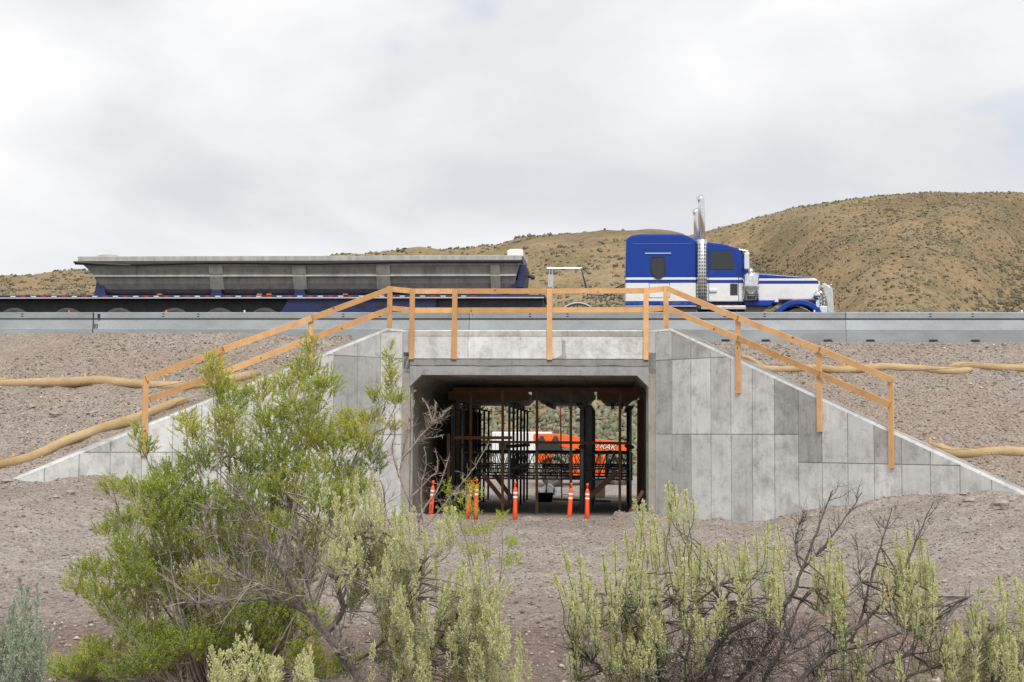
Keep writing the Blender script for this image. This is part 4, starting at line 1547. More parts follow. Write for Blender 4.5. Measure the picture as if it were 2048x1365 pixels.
for u in (25, 132, 235, 346, 437, 527):
    for sy, k in ((Y0 + 0.3, -1), (Y1 - 0.3, 1)):
        wheel(tl, xu(u, 615), sy, ROADZ + 0.53, 0.53, 0.5, k, hub='alloy' if u in (25, 437, 527) else 'grey_steel', rf=0.68)

# ================================================================== DELINEATORS IN THE PORTAL
def delineator(u, vb, vt, du, ly, label, loop=False, marks=False):
    b, tpt = fat(u, vb, ly), fat(u + du, vt, ly)
    d = tpt - b
    L = d.length
    d.normalize()
    th = thing("delineator_post", label, "traffic post", b, FRAME, "orange delineator posts across the portal")
    b = b - d * 0.04
    L += 0.04
    mb = MB()
    body_l = L * 0.86
    mb.lathe(b, d, [(0, 0.062), (body_l * 0.3, 0.061), (body_l * 0.94, 0.055), (body_l, 0.03), (body_l + 0.012, 0.022)], 16)
    mb.build("tube", M['orange'], th, smooth=True)
    mb = MB()
    c = b + d * body_l
    if loop:
        pts = [c + Vector((0.035 * math.cos(a), 0, 0.075 + 0.075 * math.sin(a))) for a in np.linspace(-PI * 0.5, PI * 1.5, 15)]
        mb.tube(pts, 0.012, 8, False)
    else:
        mb.lathe(c, d, [(0, 0.022), (L - body_l - 0.075, 0.02), (L - body_l - 0.05, 0.036), (L - body_l - 0.02, 0.036), (L - body_l, 0.015)], 14)
    mb.build("grip", M['orange'], th, smooth=True)
    for f0, f1 in ((0.70, 0.76), (0.815, 0.875)):
        mb = MB()
        r0 = lambda f: 0.0605 - 0.006 * f + 0.0025
        mb.lathe(b, d, [(body_l * (f0 - 0.0), r0(f0)), (body_l * f1, r0(f1))], 16)
        mb.build("reflective_band", M['white_tape'], th, smooth=True)
    if marks:
        for q in range(7):
            mb = MB()
            z_ = body_l * (0.30 + 0.026 * q)
            c_ = b + d * z_ + Vector((0.0, -0.0625, 0))
            mb.box(c_.x - 0.018 + 0.004 * (q % 3), c_.x + 0.018, c_.y - 0.001, c_.y + 0.003, c_.z - 0.007, c_.z + 0.005)
            mb.build("stencil_mark", M['black'], th)


delineator(861, 1038, 961, 6, -0.3, "leftmost orange delineator post, stencilled, leaning against the left portal wall", marks=True)
delineator(934, 1041, 961, 9, -0.15, "orange delineator post with looped handle, half hidden by green sprigs", loop=True)
delineator(951, 1040, 958, 3, -0.35, "orange delineator post close to the right of the loop-handled one")
delineator(1030, 1047, 963, 1, -0.6, "upright orange delineator post standing alone near the portal's middle")
delineator(1138, 1047, 966, 5, -0.7, "leaning orange delineator post, left one of the right-hand pair")
delineator(1174, 1047, 967, 1, -0.55, "thin upright orange delineator post, right one of the right-hand pair")

# ================================================================== SHORING INSIDE THE UNDERPASS
rows = [fat(u, 950, 3.6).x for u in (924, 1018, 1164, 1261)]
rown = ["left wall", "left-hand tower's inner side", "right-hand tower's inner side", "right wall"]
SL = [3.6 + 1.75 * i for i in range(6)]
for r, x in enumerate(rows):
    for i, ly in enumerate(SL):
        front_ = i == 0
        lab = ["foremost steel shoring post beside the left wall of the underpass", "foremost steel shoring post left of the portal's middle", "thick foremost steel shoring column right of the portal's middle", "foremost steel shoring post near the right wall of the underpass"][r] if front_ else \
            "dark shoring post, %s from the portal, row by the %s" % ("first second third fourth fifth sixth".split()[i], rown[r])
        t_ = thing("shoring_post", lab, "shoring post", (x, ly, 0), FRAME, "steel shoring posts row " + "one two three four".split()[r])
        mb = MB()
        big = r == 2
        mb.lathe((x, ly, 0.0), (0, 0, 1), [(0, 0.036 if not big else 0.07), (3.08, 0.036 if not big else 0.07)], 12)
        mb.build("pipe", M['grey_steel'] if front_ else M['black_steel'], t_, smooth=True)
        mb = MB()
        mb.box(x - 0.1, x + 0.1, ly - 0.1, ly + 0.1, 0.0, 0.02)
        mb.build("base_plate", M['black_steel'], t_)
        mb = MB()
        mb.box(x - 0.11, x + 0.11, ly - 0.1, ly + 0.1, 3.06, 3.10)
        mb.box(x - 0.11, x - 0.095, ly - 0.1, ly + 0.1, 3.10, 3.16)
        mb.box(x + 0.095, x + 0.11, ly - 0.1, ly + 0.1, 3.10, 3.16)
        mb.build("screw_head", M['black_steel'], t_)
        mb = MB()
        mb.lathe((x, ly, 1.86), (0, 0, 1), [(0, 0.09), (0.05, 0.11), (0.1, 0.07)], 10)
        mb.build("collar", M['black_steel'], t_)
        if big:
            mb = MB()
            mb.box(x + 0.09, x + 0.27, ly + 0.2, ly + 0.42, 0.0, 3.12)
            mb.build("strongback", M['black_steel'], t_)


def frame_span(xa, xb, ly, lab, along=False, ya=0, yb=0):
    t_ = thing("scaffold_truss", lab, "scaffold truss", ((xa + xb) / 2, ly if not along else (ya + yb) / 2, 1.0), FRAME, "lattice trusses between shoring posts")
    A_ = (lambda f, z: (xa + (xb - xa) * f, ly, z)) if not along else (lambda f, z: (xa, ya + (yb - ya) * f, z))
    for z in (0.98, 1.28, 1.72):
        mb = MB()
        mb.tube([A_(0.02, z), A_(0.98, z)], 0.024, 6)
        mb.build("ledger", M['black_steel'], t_)
    nn = 6
    for q in range(nn):
        mb = MB()
        f0, f1 = 0.02 + 0.96 * q / nn, 0.02 + 0.96 * (q + 1) / nn
        mb.tube([A_(f0, 0.98), A_(f1, 1.72)], 0.009, 5)
        mb.tube([A_(f1, 0.98), A_(f0, 1.72)], 0.009, 5)
        mb.tube([A_(f0, 0.98), A_(f0, 1.72)], 0.011, 5)
        mb.build("lattice", M['black_steel'], t_)


for i in (0, 2, 4):
    for a in range(3):
        frame_span(rows[a], rows[a + 1], SL[i] + 0.06, ["lattice truss across the bay by the left wall", "lattice truss across the middle bay of the underpass", "lattice truss across the bay by the right wall"][a] + {0: ", nearest the portal", 2: ", second from the portal", 4: ", farthest from the portal"}[i])
for a in (0, 1, 2, 3):
    for i in (0, 2):
        frame_span(rows[a] + 0.05, rows[a] + 0.05, 0, "lengthwise lattice truss along the shoring row by the " + rown[a] + (" (front half)" if i == 0 else " (rear half)"), True, SL[i], SL[i + 2 + (i > 0)])

fp = thing("dark_fill", "dark panels added along the left wall to make that side black", "formwork", (rows[0] - 0.25, 8, 0), FRAME)  # added dark boards: cover the bright wall so the left bay reads black
for q in range(6):
    mb = MB()
    mb.box(rows[0] - 0.42, rows[0] - 0.30, 4.4 + q * 1.4, 4.4 + q * 1.4 + 1.36, 0.02, 3.15 - 0.1 * (q % 2))
    mb.build("dark_fill_panel", M['black_steel'], fp)
    mb = MB()
    mb.box(rows[0] - 0.30, rows[0] - 0.2, 4.7 + q * 1.4, 4.78 + q * 1.4, 0.0, 3.0)
    mb.build("fill_strip", M['old_timber'], fp)
# formwork decks on the shoring
xin0, xin1 = WX0 + 0.12, WX1 - 0.1
decks = [(xin0 + 0.02, rows[1] + 0.32, "left-hand formwork deck under the roof slab, on shoring posts"), (rows[1] + 0.42, rows[2] + 0.30, "middle formwork deck of pale slats under the roof slab"),
         (rows[2] + 0.38, xin1 - 0.05, "right-hand formwork deck with tan plywood front under the roof slab")]
for i, (a, b, lab) in enumerate(decks):
    t_ = thing("formwork_deck", lab, "formwork", ((a + b) / 2, 8, 3.4), FRAME, "formwork decks under the roof slab")
    mb = MB()
    mb.box(a, b, 7.6, 7.64, 3.36, 3.62)
    mb.build("fascia", M['plywood'] if i != 1 else M['slat'], t_)
    for q in range(10):
        y_ = 7.7 + q * (TUN - 0.3 - 7.7) / 10
        mb = MB()
        mb.prism([(a + 0.28, 3.27), (b - 0.28, 3.27), (b, 3.55), (a, 3.55)], y_, y_ + 0.50)
        tint = mb.build("slat", M['slat'], t_)
    for x_ in (a + 0.5, b - 0.5):
        mb = MB()
        mb.box(x_ - 0.06, x_ + 0.06, 7.7, TUN - 0.1, 3.17, 3.265)
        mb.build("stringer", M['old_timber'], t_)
LYF = 3.1


def stick(name, ua, va, ub, vb, ly, w, lab, cat, mat='old_timber', floor=False, t_=0.05, grp=None):
    a, b = fat(ua, va, ly), fat(ub, vb, ly)
    if floor: b.z = float(ground_z((FRAME @ b).x, (FRAME @ b).y)) - 0.02
    mb = MB()
    mb.bar(a - Vector(((a + b) / 2)), b - Vector(((a + b) / 2)), w, t_, (0, 1, 0))
    o = mb.build(name, M[mat], frame=FRAME @ Matrix.Translation((a + b) / 2))
    return tag(o, lab, cat, grp)


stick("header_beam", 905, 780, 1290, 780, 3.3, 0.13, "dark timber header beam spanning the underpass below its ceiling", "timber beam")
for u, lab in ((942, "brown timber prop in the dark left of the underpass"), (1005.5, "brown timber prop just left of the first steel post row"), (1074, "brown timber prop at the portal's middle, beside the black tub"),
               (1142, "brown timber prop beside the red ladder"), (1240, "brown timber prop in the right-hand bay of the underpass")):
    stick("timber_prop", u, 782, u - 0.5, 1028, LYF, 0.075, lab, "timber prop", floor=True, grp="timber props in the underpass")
stick("timber_prop", 897, 868, 897, 1028, 2.6, 0.085, "short brown timber stub beside the left wall of the underpass", "timber prop", floor=True, grp="timber props in the underpass")
stick("timber_prop", 1280, 800, 1279, 1028, 4.6, 0.16, "wide brown timber prop against the right wall of the underpass", "timber prop", floor=True, grp="timber props in the underpass")
stick("timber_rail", 908, 876, 1024, 876, 3.0, 0.09, "upper short brown timber rail across the left bay", "timber rail")
stick("timber_rail", 962, 884, 1262, 887, 2.95, 0.075, "long brown timber rail crossing the underpass in front of the machine", "timber rail")
stick("timber_brace", 966, 950, 1014, 1010, 3.4, 0.12, "left brown diagonal brace under the lattice trusses", "timber brace")
stick("timber_brace", 990, 950, 1026, 1000, 4.4, 0.12, "second brown diagonal brace beside the first steel post", "timber brace")
stick("timber_brace", 1232, 946, 1178, 996, 3.4, 0.15, "wide dark diagonal brace in the right-hand bay", "timber brace")
stick("leaning_board", 1286, 982, 1251, 1040, 0.35, 0.09, "brown board leaning in the portal's lower right corner", "board")
stick("plank", 1105, 999, 1222, 1003, 10.5, 0.07, "pale plank lying across the sunlit end of the floor", "plank", 'slat')

# ladder
lyl = 13.6
ld = thing("ladder", "red-sided ladder standing behind the brown prop in the underpass", "ladder", fat(1131, 1000, lyl), FRAME)
for (ut, ub_) in ((1121, 1123.5), (1142, 1142.5)):
    a, b = fat(ut, 816, lyl + 0.5), fat(ub_, 996, lyl)
    mb = MB()
    mb.bar(a, b, 0.045, 0.07, (0, 1, 0))
    mb.build("side_rail", M['red'], ld)
for q in range(12):
    v = 822 + q * 15.2
    f = (v - 816) / 180
    a, b = fat(1121 + 2.5 * f, v, lyl + 0.5 - 0.5 * f), fat(1142 + 0.5 * f, v, lyl + 0.5 - 0.5 * f)
    mb = MB()
    mb.tube([a, b], 0.016, 6)
    mb.build("rung", M['alloy'], ld)

# black tub and plastic sheet
p = fat(1089, 1004, 11.2)
tb = thing("plastic_tub", "black rectangular tub on the floor beside the timber prop", "tub", (p.x, p.y, p.z), FRAME)
mb = MB()
hw, hh = 0.29, 0.29
b0 = [(p.x - hw * 0.9, p.y - 0.2, p.z), (p.x + hw * 0.9, p.y - 0.2, p.z), (p.x + hw * 0.9, p.y + 0.2, p.z), (p.x - hw * 0.9, p.y + 0.2, p.z)]
t0_ = [(p.x - hw, p.y - 0.24, p.z + hh), (p.x + hw, p.y - 0.24, p.z + hh), (p.x + hw, p.y + 0.24, p.z + hh), (p.x - hw, p.y + 0.24, p.z + hh)]
mb.add(b0 + t0_, [(3, 2, 1, 0), (0, 1, 5, 4), (1, 2, 6, 5), (2, 3, 7, 6), (3, 0, 4, 7)])
mb.build("tub_body", M['black'], tb)
mb = MB()
for i in range(4): mb.bar(t0_[i], t0_[(i + 1) % 4], 0.05, 0.03, (0, 0, 1))
mb.build("tub_rim", M['black'], tb)
a, b = fat(1076, 989, 14.2), fat(1119, 965, 14.2)
gxs, gzs = np.linspace(0, 1, 26), np.linspace(0, 1, 16)
A, B = np.meshgrid(gxs, gzs)
prof_t = np.interp(A, [0, 0.2, 0.45, 0.6, 0.85, 1.0], [0.35, 0.65, 1.0, 0.9, 0.4, 0.1])
SX = a.x + (b.x - a.x) * A
SZ = a.z - 0.02 + (b.z - a.z) * B * prof_t
SY = 14.2 + 0.5 * (B - 0.3) + 0.08 * fbm(A * 5, B * 4, 12, 3)
t = NT("plastic_sheet")
sx = t.n.new("ShaderNodeSeparateXYZ")
t.l.new(t.vec((1, 1, 1)), sx.inputs[0])
wv = t.n.new("ShaderNodeTexWave")
wv.inputs["Scale"].default_value = 1.1
wv.inputs["Distortion"].default_value = 1.5
t.l.new(t.vec((1, 0, 0.6)), wv.inputs["Vector"])
t.color(t.ramp(wv.outputs["Color"], [(0.12, (0.06, 0.06, 0.065)), (0.2, (0.72, 0.72, 0.7))]))
t.set(0.5)
o = grid_mesh("plastic_sheet", SX - a.x, SY - 14.2, SZ - a.z, t.m, frame=FRAME @ Matrix.Translation((a.x, 14.2, a.z)))
tag(o, "crumpled white sheet with dark stripes heaped behind the black tub", "plastic sheet")

# ================================================================== BEYOND THE UNDERPASS: TELEHANDLER, TRAILER
TD = 71.0
gT = -0.25


def tat(u, v, dy=0.0): return at(u, v, TD + dy)


tb0 = tat(1170, 975)
th = thing("telehandler", "orange telescopic handler parked beyond the underpass, boom lowered to the right", "telehandler", (tb0.x, TD, tb0.z))
zb = tb0.z
wr = 0.54
for u in (1106, 1237):
    x_ = tat(u, 953).x
    for dy, k in ((0.25, -1), (2.1, 1)):
        ty = wheel(th, x_, TD + dy, zb + wr, wr, 0.42, k, hub='tub_light', n=24)
        mb = MB()
        for q in range(22):
            aa = 2 * PI * q / 22
            c_ = Vector((x_ + math.cos(aa) * wr, TD + dy, zb + wr + math.sin(aa) * wr))
            mb.bar(c_ + Vector((0, -0.2, 0)), c_ + Vector((0, 0.2, 0)), 0.07, 0.05, (math.cos(aa), 0, math.sin(aa)))
        mb.build("tread_lug", M['tyre'], ty)


def tprism(name, pts, y0, y1, mat, bevel=0.02, parent=th):
    mb = MB()
    mb.prism([((tat(u, v, y0)).x, (tat(u, v, y0)).z) for u, v in pts], TD + y0, TD + y1)
    return mb.build(name, mat, parent, bevel=bevel)


tprism("chassis", [(1085, 958), (1262, 958), (1262, 930), (1200, 925), (1085, 930)], 0.75, 1.6, M['black_steel'])
tprism("side_box", [(1138, 952), (1210, 952), (1210, 912), (1150, 908), (1138, 918)], 0.3, 0.9, M['tele_orange'])
tprism("engine_cover", [(1072, 930), (1105, 930), (1105, 904), (1072, 906)], 0.3, 2.0, M['tele_orange'])
tprism("engine_hood", [(1074, 905), (1128, 905), (1122, 890), (1108, 884), (1082, 882), (1074, 888)], 0.35, 1.1, M['black'])
tprism("rear_fender", [(1080, 930), (1084, 922), (1096, 915), (1116, 915), (1128, 922), (1132, 932), (1126, 928), (1114, 920), (1098, 920), (1088, 926)], 0.1, 0.6, M['black'])
tprism("front_fender", [(1211, 930), (1217, 920), (1228, 915), (1246, 915), (1258, 922), (1263, 932), (1256, 927), (1245, 920), (1229, 920), (1220, 926)], 0.1, 0.6, M['black'])
boom = tprism("boom", [(1066, 876), (1068, 868), (1110, 868), (1200, 879), (1262, 885), (1263, 908), (1180, 901), (1120, 894), (1070, 889)], 0.95, 1.45, M['tele_orange'])
tprism("boom_nose", [(1243, 884), (1260, 884), (1262, 915), (1250, 907), (1241, 900)], 0.88, 1.52, M['tele_orange'], 0.02, boom)
for u in (1083, 1111):
    tprism("boom_bracket", [(u - 9, 884), (u + 9, 886), (u + 4, 873), (u - 2, 872)], 0.9, 0.95, M['black_steel'], 0.01, boom)
tprism("cab", [(1150, 905), (1200, 905), (1196, 876), (1188, 873), (1156, 874)], 1.55, 2.2, M['black_steel'])
mb = MB()
mb.tube([tat(1130, 930, 0.5), tat(1180, 897, 0.9)], 0.05, 10)
mb.build("lift_cylinder", M['chrome'], th)
mb = MB()
mb.tube([tat(1202, 903, 0.9), tat(1250, 905, 0.9)], 0.035, 8)
mb.build("hydraulic_pipe", M['black_steel'], th)
fc = bpy.data.curves.new("lettering", 'FONT')
fc.body = "TRAK"
fc.size = 0.46
fc.shear = 0.35
fc.extrude = 0.004
fc.space_character = 1.05
for nm, off, mat, dyy in (("lettering_outline", 0.03, 'black', 0.0), ("lettering", 0.0, 'white_tape', -0.012)):
    fc.offset = off
    fo = bpy.data.objects.new("tmp", fc)
    COL.objects.link(fo)
    bpy.context.view_layer.update()
    me = bpy.data.meshes.new_from_object(fo.evaluated_get(bpy.context.evaluated_depsgraph_get()))
    bpy.data.objects.remove(fo)
    p0, p1 = tat(1188, 896, 0.94), tat(1234, 901.5, 0.94)
    xs_ = [v.co.x for v in me.vertices]
    if nm == "lettering_outline": wid = max(xs_) - min(xs_)
    sc_ = (p1.x - p0.x) / wid
    ang = math.atan2(p1.z - p0.z, p1.x - p0.x)
    me.transform(Matrix.Translation((p0.x - tb0.x, 0.935 + dyy, p0.z - tb0.z)) @ Matrix.Rotation(-ang * 0 + math.radians(90), 4, 'X') @ Matrix.Rotation(ang, 4, 'Z') @ Matrix.Scale(sc_, 4))
    link(nm, me, M[mat], boom if False else th)

wt = thing("site_trailer", "long white site trailer behind the orange telehandler", "trailer", at(1075, 940, 84))
mb = MB()
a, b = at(984, 938, 84), at(1104, 864, 84)
mb.box(a.x, b.x, 84, 86.4, a.z, b.z)
mb.build("trailer_body", M['white_paint'], wt, bevel=0.06)
mb = MB()
c_ = at(1000, 866, 84)
for q in range(9):
    xx_ = a.x + (b.x - a.x) * (q + 0.5) / 9
    mb.box(xx_ - 0.012, xx_ + 0.012, 83.985, 84.0, a.z + 0.05, b.z - 0.1)
mb.build("panel_seam", M['slat'], wt)
mb = MB()
mb.box(a.x + 0.4, a.x + 1.1, 83.97, 84.02, a.z + 0.9, a.z + 1.6)
mb.build("window", M['glass'], wt)
for q in (0.35, 0.42):
    wheel(wt, a.x + (b.x - a.x) * q, 84.15, a.z - 0.05, 0.36, 0.22, -1)
bx = fat(1195, 999, 14.5)
mb = MB()
mb.box(-0.28, 0.28, -0.2, 0.2, 0, 0.72)
mb.box(-0.30, 0.30, -0.22, 0.22, 0.72, 0.78)
tag(mb.build("white_bin", M['white_paint'], frame=FRAME @ Matrix.Translation(bx), bevel=0.02), "white lidded bin behind the thin delineator post, past the shoring", "bin")

# ================================================================== STONES
def octa():
    v = np.array([(1, 0, 0), (-1, 0, 0), (0, 1, 0), (0, -1, 0), (0, 0, 1), (0, 0, -0.6)], float)
    f = np.array([(0, 2, 4), (2, 1, 4), (1, 3, 4), (3, 0, 4), (2, 0, 5), (1, 2, 5), (3, 1, 5), (0, 3, 5)])
    return v, f


t = NT("pebble")
a_ = t.n.new("ShaderNodeAttribute")
a_.attribute_name = "tint"
t.color(t.ramp(a_.outputs["Fac"], [(0.0, (0.15, 0.125, 0.105)), (0.5, (0.27, 0.235, 0.205)), (0.85, (0.36, 0.325, 0.29)), (1.0, (0.58, 0.55, 0.5))]))
M['pebble'] = t.set(0.9, 0, 0.2)
npb = 28000
yy = 8.3 + 29 * RNG.uniform(0, 1, npb) ** 1.25
xx = RNG.uniform(-0.40, 0.40, npb) * yy
lx_, ly_ = to_frame_xy(xx, yy)
ok = (ly_ < -0.2 - np.maximum(np.abs(lx_) - 3.3, 0)) | ((np.abs(lx_) < 2.9) & (ly_ < 1.5))
xx, yy = xx[ok], yy[ok]
S = 0.005 + 0.022 * RNG.uniform(0, 1, len(xx)) ** 6 + 0.0005 * yy
P = np.stack([xx, yy, ground_z(xx, yy) + S * 0.15], 1)
tag(scatter("gravel", P, S, S * RNG.uniform(0.5, 0.9, len(xx)), M['pebble'], octa(), 0.35, RNG.uniform(0, 0.93, len(xx)) ** 1.3), "loose grey-brown gravel strewn over the ground before the underpass", "gravel", kind="stuff")
for side, nm in ((1, "right"), (-1, "left")):
    nb = 11000
    ly_ = RNG.uniform(-9.5, 0.9, nb)
    lx_ = side * (3.5 - np.minimum(ly_, 0) + RNG.uniform(0, 9, nb))
    S = 0.012 + 0.035 * RNG.uniform(0, 1, nb) ** 5 + 0.018
    S = S * RNG.uniform(0.4, 0.9, nb)
    P = np.stack([lx_, ly_, bank_z(lx_, ly_) + S * 0.1], 1)
    tag(scatter("bank_gravel", P, S, S * RNG.uniform(0.5, 0.9, nb), M['pebble'], octa(), 0.35, RNG.uniform(0, 1, nb) ** 1.2, frame=FRAME), "loose gravel on the %s-hand embankment slope" % nm, "gravel", kind="stuff")


def on_ground(u, v):
    d = ray(u, v)
    t_ = 8.0
    while t_ < 60:
        p = CAMV + d * t_
        if p.z < float(ground_z(p.x, p.y)): return p
        t_ += 0.03
    return p


def rock(p, r, label, seed, flat=0.6, frame=IDENT):
    rs = random.Random(seed)
    bm = bmesh.new()
    bmesh.ops.create_icosphere(bm, subdivisions=2, radius=1)
    ph = [rs.uniform(0, 6) for _ in range(6)]
    for v in bm.verts:
        c = v.co
        k = 1 + 0.22 * math.sin(3 * c.x + ph[0]) * math.cos(2.5 * c.y + ph[1]) + 0.16 * math.sin(5 * c.z + ph[2] + 2 * c.x) + rs.uniform(-0.07, 0.07)
        v.co = Vector((c.x * r * k, c.y * r * 0.8 * k, c.z * r * flat * k))
    bmesh.ops.rotate(bm, verts=bm.verts, cent=(0, 0, 0), matrix=Matrix.Rotation(rs.uniform(0, 6), 3, 'Z'))
    me = bpy.data.meshes.new("rock")
    bm.to_mesh(me)
    bm.free()
    o = link("rock", me, M['rock'], frame=frame @ Matrix.Translation((p[0], p[1], p[2] + r * flat * 0.3)))
    tag(o, label, "rock", "rocks lying about the earthworks")


for i, (u, v, r, lab) in enumerate([
        (2000, 1016, 0.19, "largest flat rock below the right end of the wing wall"), (1938, 1004, 0.13, "flat rock left of the largest one at the right wing wall's end"),
        (2025, 1003, 0.13, "rock half hidden at right edge above the largest flat rock"), (1925, 990, 0.10, "dark rock on the mound crest by the right wing wall"),
        (138, 992, 0.15, "rounded rock on the dirt left of the green bush's top"), (112, 996, 0.08, "small stone beside the rounded rock at left"),
        (10, 965, 0.16, "pale rock at left edge below the erosion roll"), (1885, 1168, 0.075, "pale flat stone on dark soil in right foreground"),
        (1340, 1108, 0.06, "lone stone on gravel right of the portal behind the plumes"), (1096, 1042, 0.08, "pale clod at the portal's gravel lip left of the paired posts"),
        (1066, 1043, 0.06, "small clod at the portal's gravel lip near the middle post")]):
    rock(on_ground(u, v), r, lab, 50 + i)
for i, (u, v, r, lab) in enumerate([(62, 815, 0.13, "dark clod on the left bank between the two erosion rolls"), (110, 833, 0.17, "pale slab on the left bank between the erosion rolls"),
                                    (185, 828, 0.13, "flat clod on the left bank above the lower erosion roll"), (180, 721, 0.12, "clod on the left bank above the upper erosion roll")]):
    rock(on_bank(u, v), r, lab, 90 + i, 0.45, FRAME)


# ================================================================== SHRUBS
def spline(pts, step=0.05, jit=0.0, rs=random):
    pts = [Vector(p) for p in pts]
    out = []
    for i in range(len(pts) - 1):
        n_ = max(2, int((pts[i + 1] - pts[i]).length / step))
        p0, p1, p2, p3 = pts[max(i - 1, 0)], pts[i], pts[i + 1], pts[min(i + 2, len(pts) - 1)]
        for k in range(n_):
            q = k / n_
            v = 0.5 * ((2 * p1) + (p2 - p0) * q + (2 * p0 - 5 * p1 + 4 * p2 - p3) * q ** 2 + (-p0 + 3 * p1 - 3 * p2 + p3) * q ** 3)
            if jit: v = v + Vector((rs.uniform(-jit, jit), rs.uniform(-jit, jit), rs.uniform(-jit, jit)))
            out.append(v)
    out.append(pts[-1])
    return out


def rdir(rs, up=0.0):
    v = Vector((rs.gauss(0, 1), rs.gauss(0, 1), rs.gauss(0, 1)))
    v.normalize()
    v.z += up
    return v.normalized()


class Leaves:
    def __init__(self):
        self.p, self.d, self.l, self.w, self.t = [], [], [], [], []

    def add(self, p, d, l, w, t_):
        self.p.append(p[:]); self.d.append(d[:]); self.l.append(l); self.w.append(w); self.t.append(t_)

    def many(self, P_, D_, l, w, t_):
        D_ = D_ / (np.linalg.norm(D_, axis=1, keepdims=True) + 1e-9)
        self.p.extend(P_.tolist()); self.d.extend(D_.tolist()); self.l.extend(l.tolist()); self.w.extend(w.tolist()); self.t.extend(np.clip(t_, 0, 1).tolist())

    def build(self, name, mat, parent):
        p, d = np.array(self.p), np.array(self.d)
        l, w = np.array(self.l)[:, None], np.array(self.w)[:, None]
        r = RNG.normal(size=p.shape)
        s_ = np.cross(d, r)
        s_ /= np.linalg.norm(s_, axis=1, keepdims=True) + 1e-9
        mid = p + d * l * 0.5
        V = np.stack([p, mid + s_ * w / 2, p + d * l, mid - s_ * w / 2], 1).reshape(-1, 3)
        Fq = np.arange(len(V)).reshape(-1, 4)
        o = np_mesh(name, V, Fq, mat, parent, tint=np.repeat(np.array(self.t), 4))
        return o


def twigs(mb, path, n_, length, r, rs, depth=1, spread=0.9, up=0.25, tips=None, t0=0.15):
    for _ in range(n_):
        k = int((t0 + (1 - t0) * rs.random()) * (len(path) - 2))
        p = path[k]
        tan = (path[k + 1] - path[k]).normalized()
        d = (tan * 0.8 + rdir(rs) * spread + Vector((0, 0, up))).normalized()
        L = length * rs.uniform(0.45, 1.2)
        pts = [p]
        seg = 5
        for q in range(seg):
            d = (d + rdir(rs) * 0.30 + Vector((0, 0, up * 0.15))).normalized()
            pts.append(pts[-1] + d * L / seg)
        mb.tube(pts, [r * (1 - 0.75 * q / seg) for q in range(seg + 1)], 3, False)
        if tips is not None: tips.append((pts[-1], d, pts))
        if depth > 0: twigs(mb, pts, max(2, n_ // 5 if depth > 1 else rs.choice((2, 3, 4))), length * 0.5, r * 0.55, rs, depth - 1, spread, up, tips, 0.2)


def P3(u, v, y): return at(u, v, y)


def spike(lv, st, lf, u, v, y, len_px, lean, base, rs, fat_=1.0, warm=0.0):
    """one plume of sagebrush: tip at the pixel, beads round a stem that runs down to base"""
    tip = P3(u, v, y)
    L = len_px / F * y
    b = tip + Vector((lean * L, rs.uniform(-0.1, 0.1) * L, -L))
    mid = b.lerp(base, 0.35) + Vector((rs.uniform(-.05, .05), rs.uniform(-.05, .05), 0.02))
    path = spline([base, mid, b, tip], 0.04)
    st.tube(path, [0.0055 - 0.004 * i / len(path) for i in range(len(path))], 3, False)
    ax = (tip - b)
    n_ = int(L * 2000 * fat_)
    q = RNG.random(n_) ** 0.85
    # the plume is a bundle of short spikelets set round the stem
    ns_ = max(6, int(L * 90))
    sq, sa = RNG.random(ns_) ** 0.9, RNG.uniform(0, 2 * PI, ns_)
    which = RNG.integers(0, ns_, n_)
    env = np.sin(np.minimum(1, (1.03 - sq) * 1.35) * PI / 2)
    reach = (0.006 + 0.021 * fat_ * env)[which] * RNG.uniform(0.1, 1.0, n_)
    a = sa[which] + RNG.normal(0, 0.22, n_)
    hgt = sq[which] * 0.93 + reach * 2.2 / max(L, 0.05) + RNG.normal(0, 0.012, n_)
    bx_, axv = np.array(b), np.array(ax)
    Pq = bx_ + axv * np.minimum(hgt, 1.02)[:, None] + np.stack([np.cos(a) * reach, np.sin(a) * reach, RNG.normal(0, 0.003, n_)], 1)
    Dq = np.stack([np.cos(a) * 0.5, np.sin(a) * 0.5, RNG.uniform(0.4, 1.6, n_)], 1) + RNG.normal(0, 0.35, (n_, 3))
    s_ = RNG.uniform(0.007, 0.0135, n_)
    lv.many(Pq, Dq, s_, s_ * RNG.uniform(0.5, 0.85, n_), RNG.normal(0.62, 0.17, n_) + 0.12 * hgt + warm * (1 - hgt) + rs.uniform(-0.1, 0.1))
    # grey-green narrow leaves below the plume
    m_ = int(70 * fat_)
    for _ in range(m_):
        q = rs.uniform(-0.9, 0.35)
        p = b + ax * q * 0.55 + Vector((rs.gauss(0, 0.014), rs.gauss(0, 0.014), 0))
        if q < 0: p = b.lerp(mid, -q * 0.9) + Vector((rs.gauss(0, 0.02), rs.gauss(0, 0.02), rs.gauss(0, .01)))
        lf.add(p, rdir(rs, 0.9), rs.uniform(0.012, 0.026), rs.uniform(0.0035, 0.006), rs.random())


def limb(mb, px, r0, r1, rs, y=9.0, jit=0.006, sides=6):
    pts = [P3(a[0], a[1], a[2] if len(a) > 2 else y) for a in px]
    path = spline(pts, 0.045, jit, rs)
    n_ = len(path)
    mb.tube(path, [(r0 + (r1 - r0) * (i / n_) ** 0.8) * (1 + 0.12 * rs.uniform(-1, 1)) for i in range(n_)], sides, True)
    return path


